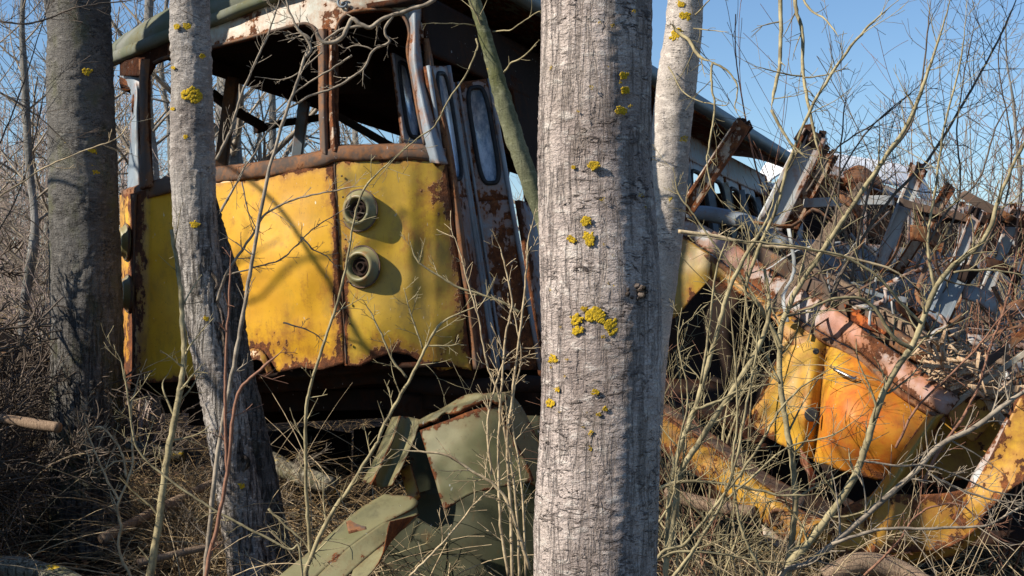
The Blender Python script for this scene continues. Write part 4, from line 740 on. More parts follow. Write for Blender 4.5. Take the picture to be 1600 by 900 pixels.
# ------------------------------------------------------------------ vegetation
def ok(f, y):     # the brush is thin right in front of the two left trunks
    f = np.asarray(f); y = np.asarray(y)
    return ~(((f > -.345) & (f < -.255) & (y < 8.1)) | ((f > -.225) & (f < -.15) & (y < 7.1)))
def arcs(N, rng, xy, Lr, lean, droop, r, m=6, k=3, z0=None, az=None, azs=1.2):
    """N thin bent stalks in one array"""
    x, y = xy(N); g = ok(x/y, y); x, y = x[g], y[g]; N = len(x); b = np.stack([x, y, (GZ(x, y) if z0 is None else z0(N))-.01], -1)
    L = rng.uniform(*Lr, N); a = rng.rand(N)*6.283 if az is None else az+rng.randn(N)*azs
    ln = rng.uniform(*lean, N); h = np.stack([np.cos(a), np.sin(a), 0*a], -1); dr = rng.uniform(*droop, N)
    t = np.linspace(0, 1, m)[None, :, None]; el = ln[:, None, None]+dr[:, None, None]*t
    st = (np.cos(el)*h[:, None, :]+np.sin(el)*np.array([0, 0, 1]))*(L/(m-1))[:, None, None]
    sd = np.cross(h, [0, 0, 1]); st = st+sd[:, None, :]*(rng.randn(N, 1, 1)*.25*t)*(L/(m-1))[:, None, None]
    pts = b[:, None, :]+np.concatenate([np.zeros((N, 1, 3)), np.cumsum(st[:, 1:], 1)], 1)
    pts[..., 2] = np.maximum(pts[..., 2], GZ(pts[..., 0], pts[..., 1])+.004+.02*rng.rand(N, 1))
    T_ = np.gradient(pts, axis=1); T_ /= np.linalg.norm(T_, axis=2)[..., None]+1e-9
    A = np.cross(T_, [.31, .2, .93]); A /= np.linalg.norm(A, axis=2)[..., None]+1e-9; B = np.cross(T_, A)
    rr = rng.uniform(*r, N)[:, None]*np.linspace(1, .45, m)[None, :]; th = np.arange(k)*2*np.pi/k
    V = pts[:, :, None, :]+rr[..., None, None]*(np.cos(th)[:, None]*A[:, :, None, :]+np.sin(th)[:, None]*B[:, :, None, :])
    n_, i, j = np.meshgrid(np.arange(N), np.arange(m-1), np.arange(k), indexing='ij'); o = n_*m*k; j2 = (j+1) % k
    Q = np.stack([o+i*k+j, o+i*k+j2, o+(i+1)*k+j2, o+(i+1)*k+j], -1).reshape(-1, 4)
    return V.reshape(-1, 3), Q
rng = np.random.RandomState(77)
def box(x0, x1, y0, y1): return lambda N: (rng.uniform(x0, x1, N), rng.uniform(y0, y1, N))
def wedge(f0, f1, y0, y1):
    def g(N):
        y = rng.uniform(y0, y1, N); f = rng.uniform(f0, f1, N); return f*y, y
    return g
# bent dry grass and fallen stalks
mb = MB()
for N, xy, L, ln, dr, r in ((1500, wedge(-.40, .02, 6.9, 10.5), (.35, 1.0), (.5, 1.5), (-2.4, -.6), (.0015, .0032)),
                            (1700, wedge(-.27, -.05, 7.2, 9.2), (.5, 1.1), (.6, 1.4), (-2.2, -.9), (.0014, .003)),
                            (1500, wedge(.08, .42, 5.4, 9.5), (.2, .5), (.4, 1.5), (-2.2, -.5), (.0010, .0022)),
                            (2400, wedge(-.42, .42, 5.2, 9.0), (.15, .5), (-.1, .25), (-.2, .1), (.0016, .0045)),
                            (3000, wedge(-.42, .42, 12, 26), (.3, 1.2), (.6, 1.5), (-2, -.4), (.002, .004))):
    V, Q = arcs(N, rng, xy, L, ln, dr, r); mb.add(V, Q)
tag(mb.build('dry_grass', M['grass']), kind='stuff')
mb = MB()
for N, xy, L, ln, dr, r in ((380, wedge(-.24, -.02, 6.3, 7.8), (.4, 1.2), (.3, 1.4), (-2.2, -.4), (.002, .0038)), (260, wedge(-.40, -.2, 6.0, 8.5), (.4, 1.2), (.3, 1.4), (-2.2, -.4), (.002, .004)),
                            (360, wedge(.1, .42, 5.0, 6.6), (.3, 1.1), (.2, 1.3), (-1.8, .2), (.0018, .0034)), (300, wedge(-.42, .42, 5.0, 8.0), (.3, .9), (0, .3), (-.4, .2), (.003, .007))):
    V, Q = arcs(N, rng, xy, L, ln, dr, r, m=9, k=4); mb.add(V, Q)
tag(mb.build('dead_stalks', M['twig_tan']), kind='stuff')
# leaf litter
N = 9000; y = rng.uniform(5, 12, N); x = rng.uniform(-.42, .42, N)*y; c = np.stack([x, y, GZ(x, y)+.012+rng.rand(N)*.03], -1)
a = rng.rand(N)*6.28; tl = rng.randn(N, 3)*.45; nn = np.array([0, 0, 1])+tl; nn /= np.linalg.norm(nn, axis=1)[:, None]
u = np.cross(nn, np.stack([np.cos(a), np.sin(a), 0*a], -1)); u /= np.linalg.norm(u, axis=1)[:, None]; v = np.cross(nn, u); s = rng.uniform(.012, .034, N)[:, None]
V = np.stack([c-u*s, c-v*s*.6+nn*s*.2, c+u*s*1.1, c+v*s*.6+nn*s*.25], 1).reshape(-1, 3)
mb = MB(); mb.add(V, np.arange(N*4).reshape(-1, 4)); tag(mb.build('leaf_litter', M['leaf']), kind='stuff')
# far wood: a mass of thin bare trees
def proto_tree(rng, h, r, nb, lv=1, bl=.3, fl=.25, rmin=.004, up=.5, seg=.35):
    mb = MB(); pts = growth(mb, (0, 0, -.1), (rng.randn()*.05, rng.randn()*.05, 1), h, r, 0, rng, up=.5, wig=.06, seg=h/12, rmin=rmin, k=(5, 5, 5, 5))
    for q in range(nb):
        f = fl+(1-fl)*(q+rng.rand())/nb; ii = min(len(pts)-2, int(f*len(pts))); a = rng.rand()*6.283
        growth(mb, pts[ii], (math.cos(a), math.sin(a), .9), h*bl*(1.3-f)*rng.uniform(.6, 1.3), r*.35*(1.2-f), lv, rng, up=up, wig=.2, kids=(3, 5), ratio=.5, rmin=rmin, seg=seg, k=(3, 3, 3, 3))
    return np.vstack(mb.V), np.vstack(mb.Q)
protos = [proto_tree(np.random.RandomState(100+i), 5.2, .032, 20, 1, .36, .04, .0045) for i in range(6)]
mb = MB()
for k in range(620):
    V, Q = protos[k % 6]; y = rng.uniform(24, 62); f = rng.uniform(-.46, .46)
    if f > 0 and rng.rand() < .45: continue
    if f > 0: hs = rng.uniform(.3, .55)*(1.0+.35*(f > .3))
    else: hs = rng.uniform(.6, 1.15)*(1.15 if f < -.25 else .8)
    hs *= y/36; a = rng.rand()*6.28; ca, sa = math.cos(a), math.sin(a); W = V*[hs, hs, hs]
    mb.add(np.stack([W[:, 0]*ca-W[:, 1]*sa+f*y, W[:, 0]*sa+W[:, 1]*ca+y, W[:, 2]], -1), Q)
tag(mb.build('far_wood', M['twig_far']), kind='stuff')
def copy_tree(o, parent=None):
    c = o.copy(); C.objects.link(c); c.parent = parent
    for ch in [x for x in o.children]: copy_tree(ch, c)
    return c
# separate trees behind the tram
def bg_tree(seed, h, r, mat):
    rg = np.random.RandomState(seed); t = thing('tree', (0, 0, 0), 'x', 'tree'); pth = [(0, 0, -.1, r*1.2)]; x = y = 0
    for z in np.linspace(h*.12, h, 9): x += rg.randn()*.06; y += rg.randn()*.06; pth.append((x, y, z, r*(1-.85*z/h)))
    V, Q, c = trunk_mesh(pth, res=20, dz=.12, amp=.004, lump=.012, seed=seed); mb = MB(); mb.add(V, Q); mb.build('trunk', mat, t)
    mb = MB()
    for q in range(26):
        f = .16+.82*(q+rg.rand())/26; ii = min(len(c)-2, int(f*len(c))); a = rg.rand()*6.283
        growth(mb, c[ii, :3], (math.cos(a), math.sin(a), .75), h*.26*(1.25-f)*rg.uniform(.6, 1.3), r*.30*(1.15-f), 2, rg, up=.45, wig=.2, kids=(4, 6), ratio=.5, rmin=.0028, seg=.22, k=(3, 3, 4, 4))
    mb.build('crown', M['twig_grey'], t); return t
BG = [(165, 15, 7.5, .075, 0), (62, 17, 6.5, .05, 1), (20, 13.5, 6, .045, 2), (245, 14.5, 7.5, .08, 0), (262, 19, 8, .08, 1), (362, 13.8, 7, .19, 3), (458, 18, 7.5, .09, 2), (545, 21, 7, .08, 0), (600, 17, 6.5, .06, 1), (820, 24, 8, .08, 2), (1420, 30, 4.6, .05, 1), (1590, 24, 6.0, .06, 0), (-60, 15, 7, .07, 2), (110, 24, 8, .07, 0)]
pr = {}
for k, (px, d, h, r, kind) in enumerate(BG):
    if kind not in pr: t = pr[kind] = bg_tree(300+kind, 7, (.08, .06, .07, .19)[kind], M['bark_far']); first = True
    else: t = copy_tree(pr[kind]); first = False
    s = h/7; t.location = ((px-800)/F*d, d, 0); t.scale = (s, s, s); t.rotation_euler.z = 0 if first else rng.rand()*6.28
    t['label'] = 'bare pale tree standing in the wood beyond the wrecks'; t['category'] = 'tree'; t['group'] = 'bare trees beyond the wrecks'
    if kind == 3: t['label'] = 'stout grey trunk seen through the left windscreen opening'; del t['group']
# trees outside the left edge that shade the scene
sd = np.array(sdir)
def offtree(x, y, h, r, label, seed, limbs=()):
    t = thing('tree', (x, y, 0), label, 'tree'); rg = np.random.RandomState(seed)
    pth = [(x, y, -.1, r*1.3)]+[(x+rg.randn()*.05, y+rg.randn()*.05, z, r*(1-.8*z/h)) for z in np.linspace(.6, h, 8)]
    V, Q, c = trunk_mesh(pth, res=40, dz=.05, amp=.004, lump=.012, seed=seed, fis=.01); mb = MB(); mb.add(V, Q); mb.build('trunk', M['bark_furrow'], t)
    mb = MB()
    for l, r0, r1 in limbs:
        p0 = c[int(np.argmin(np.abs(c[:, 2]-(l[0][2]-.2)))), :3]; tube(mb, crs([p0]+[np.array(q) for q in l], 6), np.linspace(r0, r1, len(l)*6+1), 8)
    for q in range(12):
        ii = int(len(c)*(.35+.6*q/12)); a = rg.rand()*6.283
        growth(mb, c[ii, :3], (math.cos(a), math.sin(a), .7), 1.4, .016, 2, rg, up=.4, kids=(3, 5), rmin=.003, seg=.15)
    mb.build('crown', M['twig_grey'], t)
def sh(pts, k): return [FR(x, y)+sd*k for x, y in pts]
offtree(-4.5, 5.6, 8, .13, 'bare tree just outside the left edge whose limbs shade the tram', 401, [(sh([(560, 520), (520, 440), (460, 350), (400, 290), (340, 250)], 3.5), .016, .012), (sh([(330, 520), (420, 470), (480, 420), (560, 400), (640, 330)], 3.9), .009, .012)])
offtree(-4.05, 7.62, 8, .12, 'straight bare tree outside the left edge level with the tram front', 402)
offtree(-5.6, 8.3, 7, .14, 'bare tree outside the left edge beside the low bank', 403)
# shrubs
def shrub(seed, h, stems, mat, spread=.45, lv=2, r=.009, kids=(3, 5), label='x', up=.25, wig=.22, ratio=.45, rmin=.0011, seg=None, ang=(22, 55)):
    rg = np.random.RandomState(seed); t = thing('shrub', (0, 0, 0), label, 'shrub'); mb = MB(); m2 = MB()
    for s in range(stems):
        a = rg.rand()*6.283; d = (math.cos(a)*spread, math.sin(a)*spread, 1); hh = h*rg.uniform(.65, 1.1); b = (math.cos(a)*.06*rg.rand(), math.sin(a)*.06, -.03)
        pts = growth(mb, b, d, hh, r*rg.uniform(.6, 1.2), 0, rg, up=up, wig=wig, rmin=rmin*1.5, seg=.06, k=(6, 6, 6, 6))
        nk = int(kids[1]*1.8)
        for q in range(nk):
            f = .15+.83*(q+rg.rand())/nk; ii = min(len(pts)-2, int(f*len(pts))); dd = pts[ii+1]-pts[ii]; dd /= np.linalg.norm(dd)+1e-9
            o = rg.randn(3); o -= dd*o.dot(dd); o /= np.linalg.norm(o); A = R(rg.uniform(*ang))
            growth(m2, pts[ii], dd*math.cos(A)+o*math.sin(A), hh*.42*(1.2-.7*f)*rg.uniform(.6, 1.3), max(rmin, r*.42*(1.1-f)), lv-1, rg, up=up, wig=wig, kids=kids, ratio=ratio, rmin=rmin, seg=seg, k=(3, 4, 4, 4))
    mb.build('stem', mat, t); m2.build('twigs', mat, t); return t
def scatter(protos, spots, label, group):
    used = set()
    for x, y, s, k in spots:
        p = protos[k % len(protos)]
        t = p if p.name not in used else copy_tree(p)
        used.add(p.name); t.location = (x, y, float(GZ(x, y))-.02); t.scale = (s, s, s); t.rotation_euler.z = rng.rand()*6.28 if t is not p else 0
        t['label'] = label; t['group'] = group; t['category'] = 'shrub'
# tangled low brush around and under the tram
low = [shrub(500+i, .9, 7, M[m], .9, 2, .006, (3, 5), up=.05, wig=.5, ratio=.55, rmin=.0011) for i, m in enumerate(('twig_tan', 'twig_grey', 'twig_olive', 'twig_tan'))]
sp = []
for k in range(44):
    y = rng.uniform(6.2, 9.6) if k < 30 else rng.uniform(5.6, 8); f = rng.uniform(-.37, 0) if k < 30 else rng.uniform(.1, .38); sp.append((f*y, y, rng.uniform(.6, 1.15)*(1 if k < 30 else .5), k))
for k in range(9):
    y = rng.uniform(6.0, 7.2); f = rng.uniform(-.20, -.10); sp.append((f*y, y, rng.uniform(.6, .95), k))
sp = [q for q in sp if ok(q[0]/q[1], q[1]) and not (q[0] < 0 and q[1] < 6.6)]
sp = [(x, y, s*(.8 if x < 0 else 1), k) for x, y, s, k in sp]
scatter(low, sp, 'low leafless tangle of thin brown twigs in the dry grass', 'low tangled brush')
sp = [(x, y, s, k) for k, (x, y, s) in enumerate([(-3.6, 6.2, 1.6), (-3.45, 6.9, 1.3), (-3.9, 7.3, 1.9), (-3.4, 7.9, 1.5), (-3.9, 8.0, 1.5), (-4.3, 6.5, 2), (-3.7, 8.6, 1.6), (-4.6, 8.0, 1.9), (-4.1, 7.0, 1.6), (-3.9, 6.6, 2.1), (-4.4, 7.6, 2.3), (-4.0, 6.0, 2.2), (-4.5, 7.2, 2.4), (-3.5, 9.2, 1.2), (-3.3, 6.5, 1.5), (-3.6, 7.5, 1.6)])]
thick = [shrub(590+i, 1.0, 14, M['twig_dark'], .8, 3, .008, (4, 6), up=.1, wig=.4, ratio=.55, rmin=.0018) for i in range(2)]  # off-frame thicket added to shade the lower left ground
scatter(thick, sp, 'dense dark thicket of bare twigs added outside the left edge for shade', 'added shade thicket at the left edge')
# brush at the left edge and behind
mid = [shrub(520+i, 2.2, 8, M[m], .35, 2, .010, (3, 5), up=.2, wig=.25, rmin=.0020) for i, m in enumerate(('twig_far', 'twig_grey', 'twig_far'))]
sp = [(f*y, y, s, k) for k, (f, y, s) in enumerate([(-.345, 9.0, .55), (-.30, 14, 1.1), (-.37, 15.5, 1.2), (-.28, 13, 1.), (-.35, 14, 1.3), (-.26, 12.5, 1.2), (-.23, 14.5, 1.2), (-.20, 15, 1.2), (-.16, 16, 1.1), (-.12, 17, 1.1), (-.32, 16, 1.5), (-.385, 13.5, .9), (-.28, 18, 1.5), (-.08, 18, 1.1)])]
scatter(mid, sp, 'waist-high bare bush in the pale thicket behind the tram', 'bare bushes in the thicket behind')
# willow bushes right, behind and through the wreck
wil = [shrub(540+i, 3.3, 8, M[m], .42, 2, .012, (3, 5), up=.28, wig=.16, ratio=.5, rmin=.0017, ang=(15, 40)) for i, m in enumerate(('twig_dark', 'twig_red', 'twig_grey'))]
sp = [(f*y, y, s, k) for k, (f, y, s) in enumerate([(.275, 10.0, .85), (.33, 9.6, 1.1), (.365, 10.4, 1.15), (.225, 12.6, .68), (.30, 13.5, .9), (.395, 10.8, 1.2)])]
scatter(wil, sp, 'tall bare willow bush with upright shoots behind the fallen tram', 'willow bushes behind the fallen tram')
fr = [shrub(560+i, 1.9, 7, M[m], .55, 2, .010, (3, 5), up=.16, wig=.28, ratio=.5, rmin=.0012) for i, m in enumerate(('twig_olive', 'twig_tan', 'twig_red'))]
sp = [(f*y, y, s, k) for k, (f, y, s) in enumerate([(.135, 5.9, .7), (.19, 6.0, .5), (.115, 6.6, .7), (.155, 6.9, .95), (.27, 7.3, 1.0), (.335, 7.2, .9), (.335, 8.2, 1.1), (.29, 8.9, 1.1), (.365, 8.5, 1.2), (.23, 9.4, 1.0)])]
scatter(fr, sp, 'bare bush of thin crossing shoots in front of the fallen tram', 'bare bushes round the fallen tram')
# saplings and shoots traced stem by stem
def sapling(label, mat, d, stems, seed, name='sapling', up=.25):
    rg = np.random.RandomState(seed); b = stems[0][2][0]; root = P(b[0], b[1], d); t = thing(name, (root[0], root[1], 0), label, name)
    for i, (r0, r1, pts, *o) in enumerate(stems):
        tw, tl, d0, d1, lv = (list(o)+[6, 45, d, d, 0][len(o):])
        if i == 0 and pts[0][1] > 850: pts = [(pts[0][0]+(pts[0][0]-pts[1][0])*.4, 450+CAMZ*F/d)]+pts if 450+CAMZ*F/d > pts[0][1]+15 else pts
        mb = MB(); traced(mb, d0, d1, r0, r1, pts, rg, int(tw*1.5)+1, tl*1.05, 7 if r0 > 3 else 5, up, tlv=max(lv, 1)); mb.build('stem', M[mat], t)
    return t
sapling('slim grey brown shoot rising in front of the torn trunk and forking at the windscreen', 'twig_grey', 5.2, [
    (7, 3.2, [(321, 905), (330, 800), (343, 690), (360, 600), (378, 500), (396, 400), (415, 290), (440, 200), (470, 110), (486, 62), (497, 45)], 5, 40),
    (4, 2.2, [(486, 62), (470, 50), (455, 25), (440, -20)], 3, 35), (4.2, 3, [(478, 90), (486, 75), (478, 60), (460, 40)], 3, 30)], 1)
sapling('reddish brown shoots crossing the foot of the torn trunk', 'twig_red', 4.8, [
    (6, 3.5, [(322, 905), (338, 830), (355, 740), (366, 640), (378, 606), (400, 583), (425, 562), (445, 545)], 3, 40), (4.5, 2.5, [(355, 740), (352, 660), (353, 560), (358, 470), (361, 392)], 3, 30)], 2)
sapling('greenish sapling stem between the dark trunk and the torn trunk', 'twig_olive', 6.4, [
    (11, 6, [(234, 905), (248, 820), (258, 740), (270, 670), (282, 610), (288, 560), (285, 500), (280, 430), (268, 360)], 7, 60, 6.4, 6.6, 1), (3.5, 1.5, [(283, 610), (300, 588), (312, 575)], 3, 25)], 3)
sapling('wide spreading olive shrub before the green cabinet and corner headlights', 'twig_olive', 5.6, [
    (6.5, 2.8, [(478, 905), (486, 870), (520, 800), (545, 765), (566, 730), (588, 695), (605, 655), (627, 616), (650, 575), (665, 545), (690, 505), (740, 480), (775, 462)], 9, 60, 5.6, 5.4, 1),
    (3.2, 1.6, [(635, 590), (612, 560), (594, 517), (580, 490), (567, 468)], 5, 30), (2.6, 1.4, [(660, 545), (648, 510), (640, 480), (630, 450)], 4, 25), (2.4, 1.2, [(668, 540), (700, 540), (718, 536)], 3, 20),
    (3.6, 2.0, [(812, 488), (780, 470), (720, 450), (684, 430), (660, 415), (648, 400), (640, 376)], 4, 30),
    (5, 2.2, [(486, 870), (480, 780), (477, 690), (478, 650), (486, 600), (505, 540), (528, 470), (542, 410), (553, 345), (571, 293), (612, 250), (640, 222)], 8, 45, 5.6, 5.3, 1),
    (3.5, 1.8, [(420, 795), (440, 815), (478, 850), (500, 885)], 4, 40)], 4)
sapling('clump of straight pale shoots close to the left side of the thickest aspen', 'twig_tan', 5.0, [
    (5, 2, [(800, 905), (798, 800), (793, 700), (800, 620), (808, 560), (822, 430), (826, 373), (838, 326)], 8, 45, 5, 5, 1), (4, 1.8, [(795, 900), (782, 820), (779, 700), (784, 600), (791, 520), (800, 470), (785, 400), (775, 370)], 8, 40),
    (3.6, 1.5, [(812, 905), (806, 780), (790, 680), (779, 616), (762, 571), (748, 500), (733, 447), (713, 377), (703, 367)], 8, 45), (3, 1.4, [(822, 900), (815, 760), (800, 640), (815, 560), (805, 500), (795, 440)], 8, 40),
    (5, 2.5, [(828, 890), (806, 820), (795, 790), (785, 772), (760, 748), (740, 738), (700, 712), (650, 705), (610, 702)], 8, 60, 5, 5, 1), (3.2, 1.6, [(768, 742), (762, 660), (775, 600), (790, 560), (812, 540)], 6, 40), (3, 1.2, [(640, 900), (690, 850), (740, 790), (770, 760), (822, 700)], 6, 50)], 5)
sapling('thin crooked shrub against the foot of the dark left trunk', 'twig_tan', 6.6, [
    (4.5, 2, [(206, 905), (186, 862), (189, 820), (184, 794), (196, 760), (207, 720), (205, 670), (206, 635), (216, 595), (230, 560)], 6, 50, 6.6, 6.6, 1), (3.2, 1.5, [(187, 783), (168, 750), (150, 710), (136, 670), (130, 632)], 5, 40),
    (3.5, 1.6, [(197, 745), (193, 715), (180, 690), (165, 672), (152, 667), (120, 678)], 4, 30), (2.6, 1.3, [(206, 722), (180, 722), (160, 735), (148, 738), (138, 715), (130, 660)], 4, 30)], 6)
sapling('long olive shoot lying slantwise across the two left trunks', 'twig_olive', 5.0, [(3.4, 2.4, [(470, 872), (450, 858), (378, 820), (325, 790), (264, 749), (225, 715), (208, 680), (200, 620), (190, 570), (178, 540)], 10, 40)], 7)
sapling('pale curved shoot crossing the dark left trunk at windscreen height', 'twig_tan', 6.2, [(2.6, 1.1, [(-30, 322), (13, 298), (60, 268), (100, 248), (160, 226), (187, 213), (200, 197), (211, 180)], 4, 40)], 8)
sapling('dark bare shoots arching in from the upper left corner', 'twig_dark', 6.0, [(3.0, 1.6, [(-40, 20), (0, 33), (40, 38), (77, 28), (110, 15), (140, 8), (200, 1), (250, -8)], 8, 60, 6, 6, 1), (2.5, 1, [(-20, 270), (10, 200), (40, 120), (62, 50), (78, 0)], 7, 60, 6.4, 6.4, 1), (2.2, 1, [(-20, 390), (30, 300), (60, 190), (72, 120)], 7, 60, 6.4, 6.4, 1), (3, 1.2, [(-30, 130), (10, 150), (50, 175), (80, 200), (120, 240)], 7, 60, 7, 7, 1)], 9)
sapling('thick grey crooked branch looping across the top of the right windscreen', 'twig_grey', 6.6, [
    (5, 6, [(700, -30), (677, 0), (637, 17), (610, 25), (593, 33), (578, 43), (562, 38), (550, 30), (540, 50), (528, 63), (515, 67), (503, 63), (494, 50)], 4, 30), (4, 2.5, [(580, 42), (550, 42), (530, 48), (512, 60), (505, 66)], 2, 20),
    (3.5, 2.2, [(615, 24), (603, 40), (602, 52), (607, 67), (583, 80), (573, 100), (563, 112), (540, 128), (517, 140), (480, 152), (450, 170), (443, 178), (417, 207), (400, 235), (383, 260), (363, 297), (343, 335)], 10, 28),
    (3, 1.8, [(550, 87), (530, 100), (503, 117), (480, 130), (457, 150), (445, 178)], 4, 20), (2.4, 1.4, [(583, 78), (560, 70), (540, 75), (525, 68)], 3, 16), (2.2, 1.2, [(503, 82), (480, 100), (465, 115), (450, 123), (425, 124), (398, 120)], 3, 16)], 10, 'branch')
sapling('thin dark shoots reaching across the middle of the yellow front panel', 'twig_grey', 6.8, [
    (4, 1.5, [(340, 470), (352, 432), (372, 400), (392, 371), (410, 340), (430, 325), (471, 308), (510, 300), (550, 293), (575, 290)], 8, 35, 6.8, 6.6, 1), (2.4, 1.1, [(350, 432), (392, 420), (420, 412), (445, 401), (479, 367), (500, 350), (530, 332), (548, 322)], 8, 26),
    (3.5, 1.8, [(345, 330), (362, 300), (376, 275), (385, 255)], 3, 20), (2, 1, [(378, 285), (385, 320), (400, 355), (412, 366)], 4, 18), (2.4, 1, [(471, 370), (490, 390), (510, 400), (528, 420)], 5, 20), (2.2, 1, [(442, 505), (470, 512), (495, 524), (506, 535)], 4, 16)], 11)
sapling('slender slanting grey shoot crossing the left windscreen opening', 'twig_grey', 6.0, [(4, 1.6, [(338, 250), (360, 205), (378, 145), (400, 95), (420, 50), (434, 10), (440, -20)], 12, 30)], 12)
# right side
sapling('upright olive sapling rising in front of the yellow nose panel', 'twig_olive', 5.4, [
    (9, 4.5, [(1232, 905), (1238, 840), (1243, 780), (1238, 720), (1228, 660), (1219, 590), (1220, 520), (1232, 480), (1250, 445), (1280, 400), (1320, 340), (1380, 250), (1420, 190), (1450, 110), (1480, 20), (1490, -30)], 16, 80, 5.4, 5.6, 1),
    (5.5, 3, [(1222, 545), (1205, 510), (1180, 470), (1165, 450), (1185, 390), (1215, 320), (1228, 270), (1262, 180), (1300, 115), (1340, 60), (1380, 20), (1410, -5)], 12, 60, 5.4, 5.4, 1), (3.4, 2, [(1219, 600), (1200, 560), (1175, 520), (1165, 455), (1172, 380), (1158, 320)], 6, 40),
    (3.2, 1.8, [(1222, 560), (1190, 480), (1130, 400), (1080, 330), (1060, 300), (1052, 260)], 7, 40)], 21)
sapling('stout grey sapling leaning right across the orange bonnet', 'twig_olive', 5.3, [
    (11, 5, [(1225, 905), (1262, 850), (1300, 800), (1335, 745), (1352, 700), (1370, 640), (1392, 590), (1425, 540), (1442, 500), (1462, 450), (1490, 415), (1540, 370), (1565, 300), (1592, 240), (1620, 190)], 16, 80, 5.3, 5.6, 1),
    (6, 2.6, [(1425, 545), (1395, 525), (1365, 480), (1340, 465), (1300, 468), (1270, 480), (1228, 492)], 8, 50, 5.3, 5.2, 1), (4.2, 2, [(1440, 505), (1405, 470), (1370, 430), (1320, 402), (1270, 390), (1200, 380), (1130, 374), (1075, 368)], 10, 45, 5.3, 5.2, 1), (4, 1.8, [(1460, 452), (1450, 380), (1462, 290), (1475, 200), (1500, 100), (1512, 0)], 12, 70, 5.5, 5.8, 1),
    (3.2, 1.6, [(1490, 425), (1540, 422), (1590, 428), (1640, 440)], 6, 40)], 22)
sapling('long bluish grey stem sloping up to the right edge before the low windscreen frame', 'twig_grey', 5.0, [
    (8.5, 6, [(1215, 915), (1262, 880), (1320, 835), (1375, 785), (1425, 742), (1470, 695), (1520, 670), (1560, 640), (1600, 612), (1660, 580)], 12, 70, 5, 5.1, 1), (4.6, 2.4, [(1300, 850), (1370, 828), (1440, 826), (1500, 824), (1545, 820), (1590, 795), (1640, 770)], 10, 60), (3.6, 1.8, [(1450, 740), (1480, 755), (1530, 775), (1580, 785), (1640, 790)], 7, 50), (3.2, 1.8, [(1350, 720), (1400, 728), (1450, 728), (1500, 745), (1560, 770), (1620, 775)], 7, 40)], 23)
sapling('greenish sapling fork beside the thickest aspen on its right', 'twig_olive', 5.2, [
    (8, 4.5, [(1040, 905), (1044, 820), (1050, 750), (1062, 700), (1085, 640), (1100, 590), (1120, 520), (1140, 450), (1165, 400), (1200, 340), (1215, 280)], 10, 60, 5.2, 5.4, 1), (9, 5, [(1045, 870), (1055, 790), (1062, 740), (1100, 680), (1135, 625), (1170, 570), (1195, 520), (1202, 470), (1195, 420)], 8, 60, 5.2, 5.4, 1),
    (5, 2.6, [(1008, 775), (1045, 757), (1080, 752), (1130, 756), (1180, 765), (1230, 775), (1290, 770)], 8, 50), (4, 2.2, [(1085, 640), (1120, 628), (1150, 612), (1190, 603), (1215, 600)], 4, 40), (3.6, 2, [(1095, 600), (1110, 500), (1120, 420), (1140, 360)], 6, 40)], 24)
sapling('bundle of straight olive shoots fanning from the bottom edge right of the aspen', 'twig_olive', 4.9, [
    (5, 2.2, [(1020, 890), (1070, 850), (1110, 800), (1150, 750), (1190, 690), (1220, 640), (1260, 600), (1330, 560)], 9, 60, 4.9, 4.9, 1), (5, 2.2, [(1050, 905), (1090, 850), (1130, 780), (1150, 720), (1165, 640), (1180, 560), (1188, 480)], 9, 50), (4.2, 2, [(1195, 905), (1160, 830), (1148, 770), (1145, 720), (1152, 650), (1148, 560), (1140, 470)], 9, 50),
    (4, 1.8, [(1010, 880), (1060, 862), (1130, 866), (1180, 876), (1250, 880)], 6, 50), (3.4, 1.6, [(1060, 905), (1120, 800), (1170, 750), (1230, 700), (1300, 680), (1360, 640)], 8, 50), (3.2, 1.5, [(1012, 840), (1050, 780), (1060, 700), (1075, 620), (1060, 540), (1065, 480)], 8, 40)], 25)
sapling('red brown shoots rising by the torn panels at the right edge', 'twig_red', 5.5, [
    (4.5, 2, [(1440, 760), (1470, 700), (1500, 660), (1530, 600), (1548, 540), (1570, 480), (1585, 420), (1590, 340), (1600, 250)], 12, 60, 5.5, 5.6, 1), (3.5, 1.6, [(1400, 700), (1430, 640), (1480, 590), (1530, 540), (1560, 500), (1610, 450)], 8, 50), (3.4, 1.6, [(1350, 900), (1400, 850), (1440, 800), (1500, 790), (1560, 840), (1620, 860)], 8, 50, 5.2, 5.2)], 26)
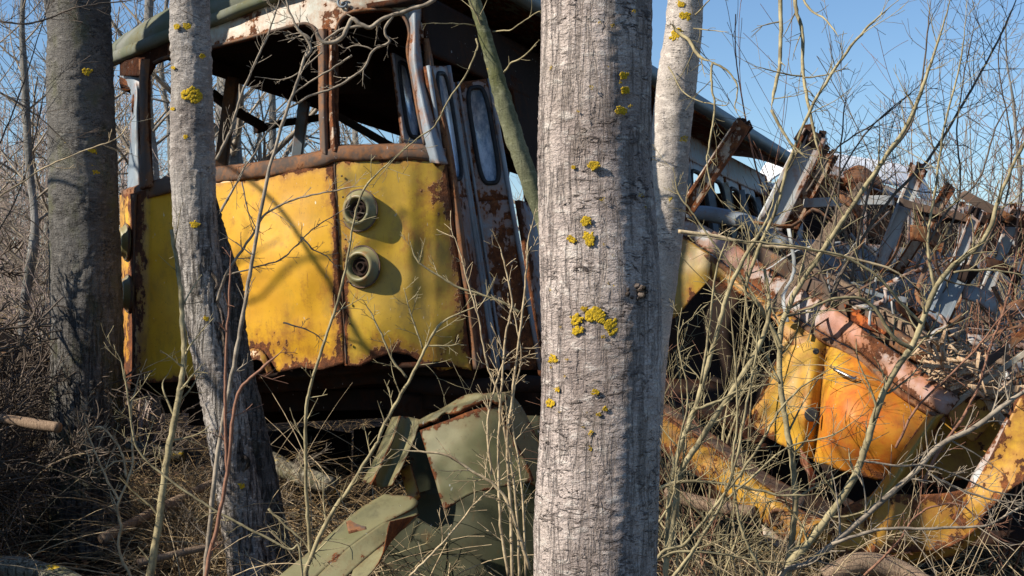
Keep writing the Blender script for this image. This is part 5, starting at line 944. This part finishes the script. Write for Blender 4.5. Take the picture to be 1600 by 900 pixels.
sapling('dark slanting shoots against the sky above the broken window pillars', 'twig_dark', 6.6, [
    (5, 1.8, [(1290, 480), (1330, 400), (1392, 310), (1450, 250), (1500, 170), (1540, 100), (1580, 20), (1600, -40)], 16, 90, 6.6, 6.8, 1), (4, 1.6, [(1330, 440), (1350, 330), (1375, 260), (1420, 200), (1440, 130), (1450, 40), (1458, -30)], 14, 90, 6.6, 6.8, 1), (3.6, 1.4, [(1300, 470), (1280, 400), (1305, 290), (1360, 200), (1440, 130)], 10, 60), (3.4, 1.5, [(1430, 420), (1480, 330), (1530, 280), (1560, 190), (1600, 140)], 12, 90, 6.6, 6.6, 1),
    (3.2, 1.2, [(1300, 400), (1310, 300), (1316, 200), (1325, 130)], 12, 60), (3, 1.2, [(1260, 300), (1310, 230), (1370, 190), (1440, 130)], 10, 40), (3, 1.2, [(1470, 400), (1500, 300), (1495, 200), (1510, 100), (1530, 0)], 14, 80, 6.8, 6.8, 1), (3, 1.2, [(1520, 420), (1570, 320), (1580, 220), (1560, 100), (1575, 0)], 14, 80, 6.9, 6.9, 1)], 27)
sapling('lichen-yellowed branch lying along the rail above the dark wreck opening', 'twig_tan', 5.8, [(5, 3, [(1060, 362), (1100, 366), (1150, 376), (1200, 385), (1250, 388), (1310, 400), (1350, 408), (1400, 425), (1440, 455)], 5, 40)], 28, 'branch')
# fallen logs
def log(label, pts, r0, r1, mat='log', n='log', lich=()):
    root = thing(n, tuple(P(*pts[0])*[1, 1, 0]), label, n); mb = MB(); q = crs([P(*p) for p in pts], 8); tube(mb, q, np.linspace(r0, r1, len(q))*(1+.12*vnoise(q*9)), 14, True); mb.build('wood', M[mat], root); return root
log('broken pale branch jutting in from the left edge before the dark brush', [(-40, 650, 7.4), (20, 657, 7.4), (60, 664, 7.35), (92, 668, 7.3)], .028, .03, 'wood', 'branch')
log('lichen covered log lying in the bottom left corner', [(-60, 885, 6.6), (20, 888, 6.5), (80, 900, 6.4), (140, 925, 6.3)], .06, .05)
log('grey log on the ground behind the two left trunks', [(180, 690, 9.5), (230, 705, 9.4), (290, 712, 9.4)], .05, .05)
log('thin dead pole lying behind the foot of the torn trunk', [(160, 842, 7.2), (240, 800, 7.6), (300, 770, 7.8), (352, 745, 8)], .03, .02, 'wood')
log('fallen stick lying right of the dark trunk base', [(215, 880, 6.8), (290, 862, 6.9), (370, 845, 7)], .02, .015, 'wood')
log('grey weathered log under the brush left of the green cabinet', [(390, 700, 8.2), (450, 735, 8), (520, 760, 7.8)], .06, .05)
log('pale timber lying below the yellow beam in the brush', [(1040, 770, 7), (1110, 790, 6.9), (1180, 800, 6.8)], .035, .03, 'wood')
log('curved brown plate-like log at the very bottom right', [(1290, 905, 5.9), (1340, 880, 5.9), (1400, 890, 5.9), (1450, 915, 5.8)], .05, .04, 'wood')
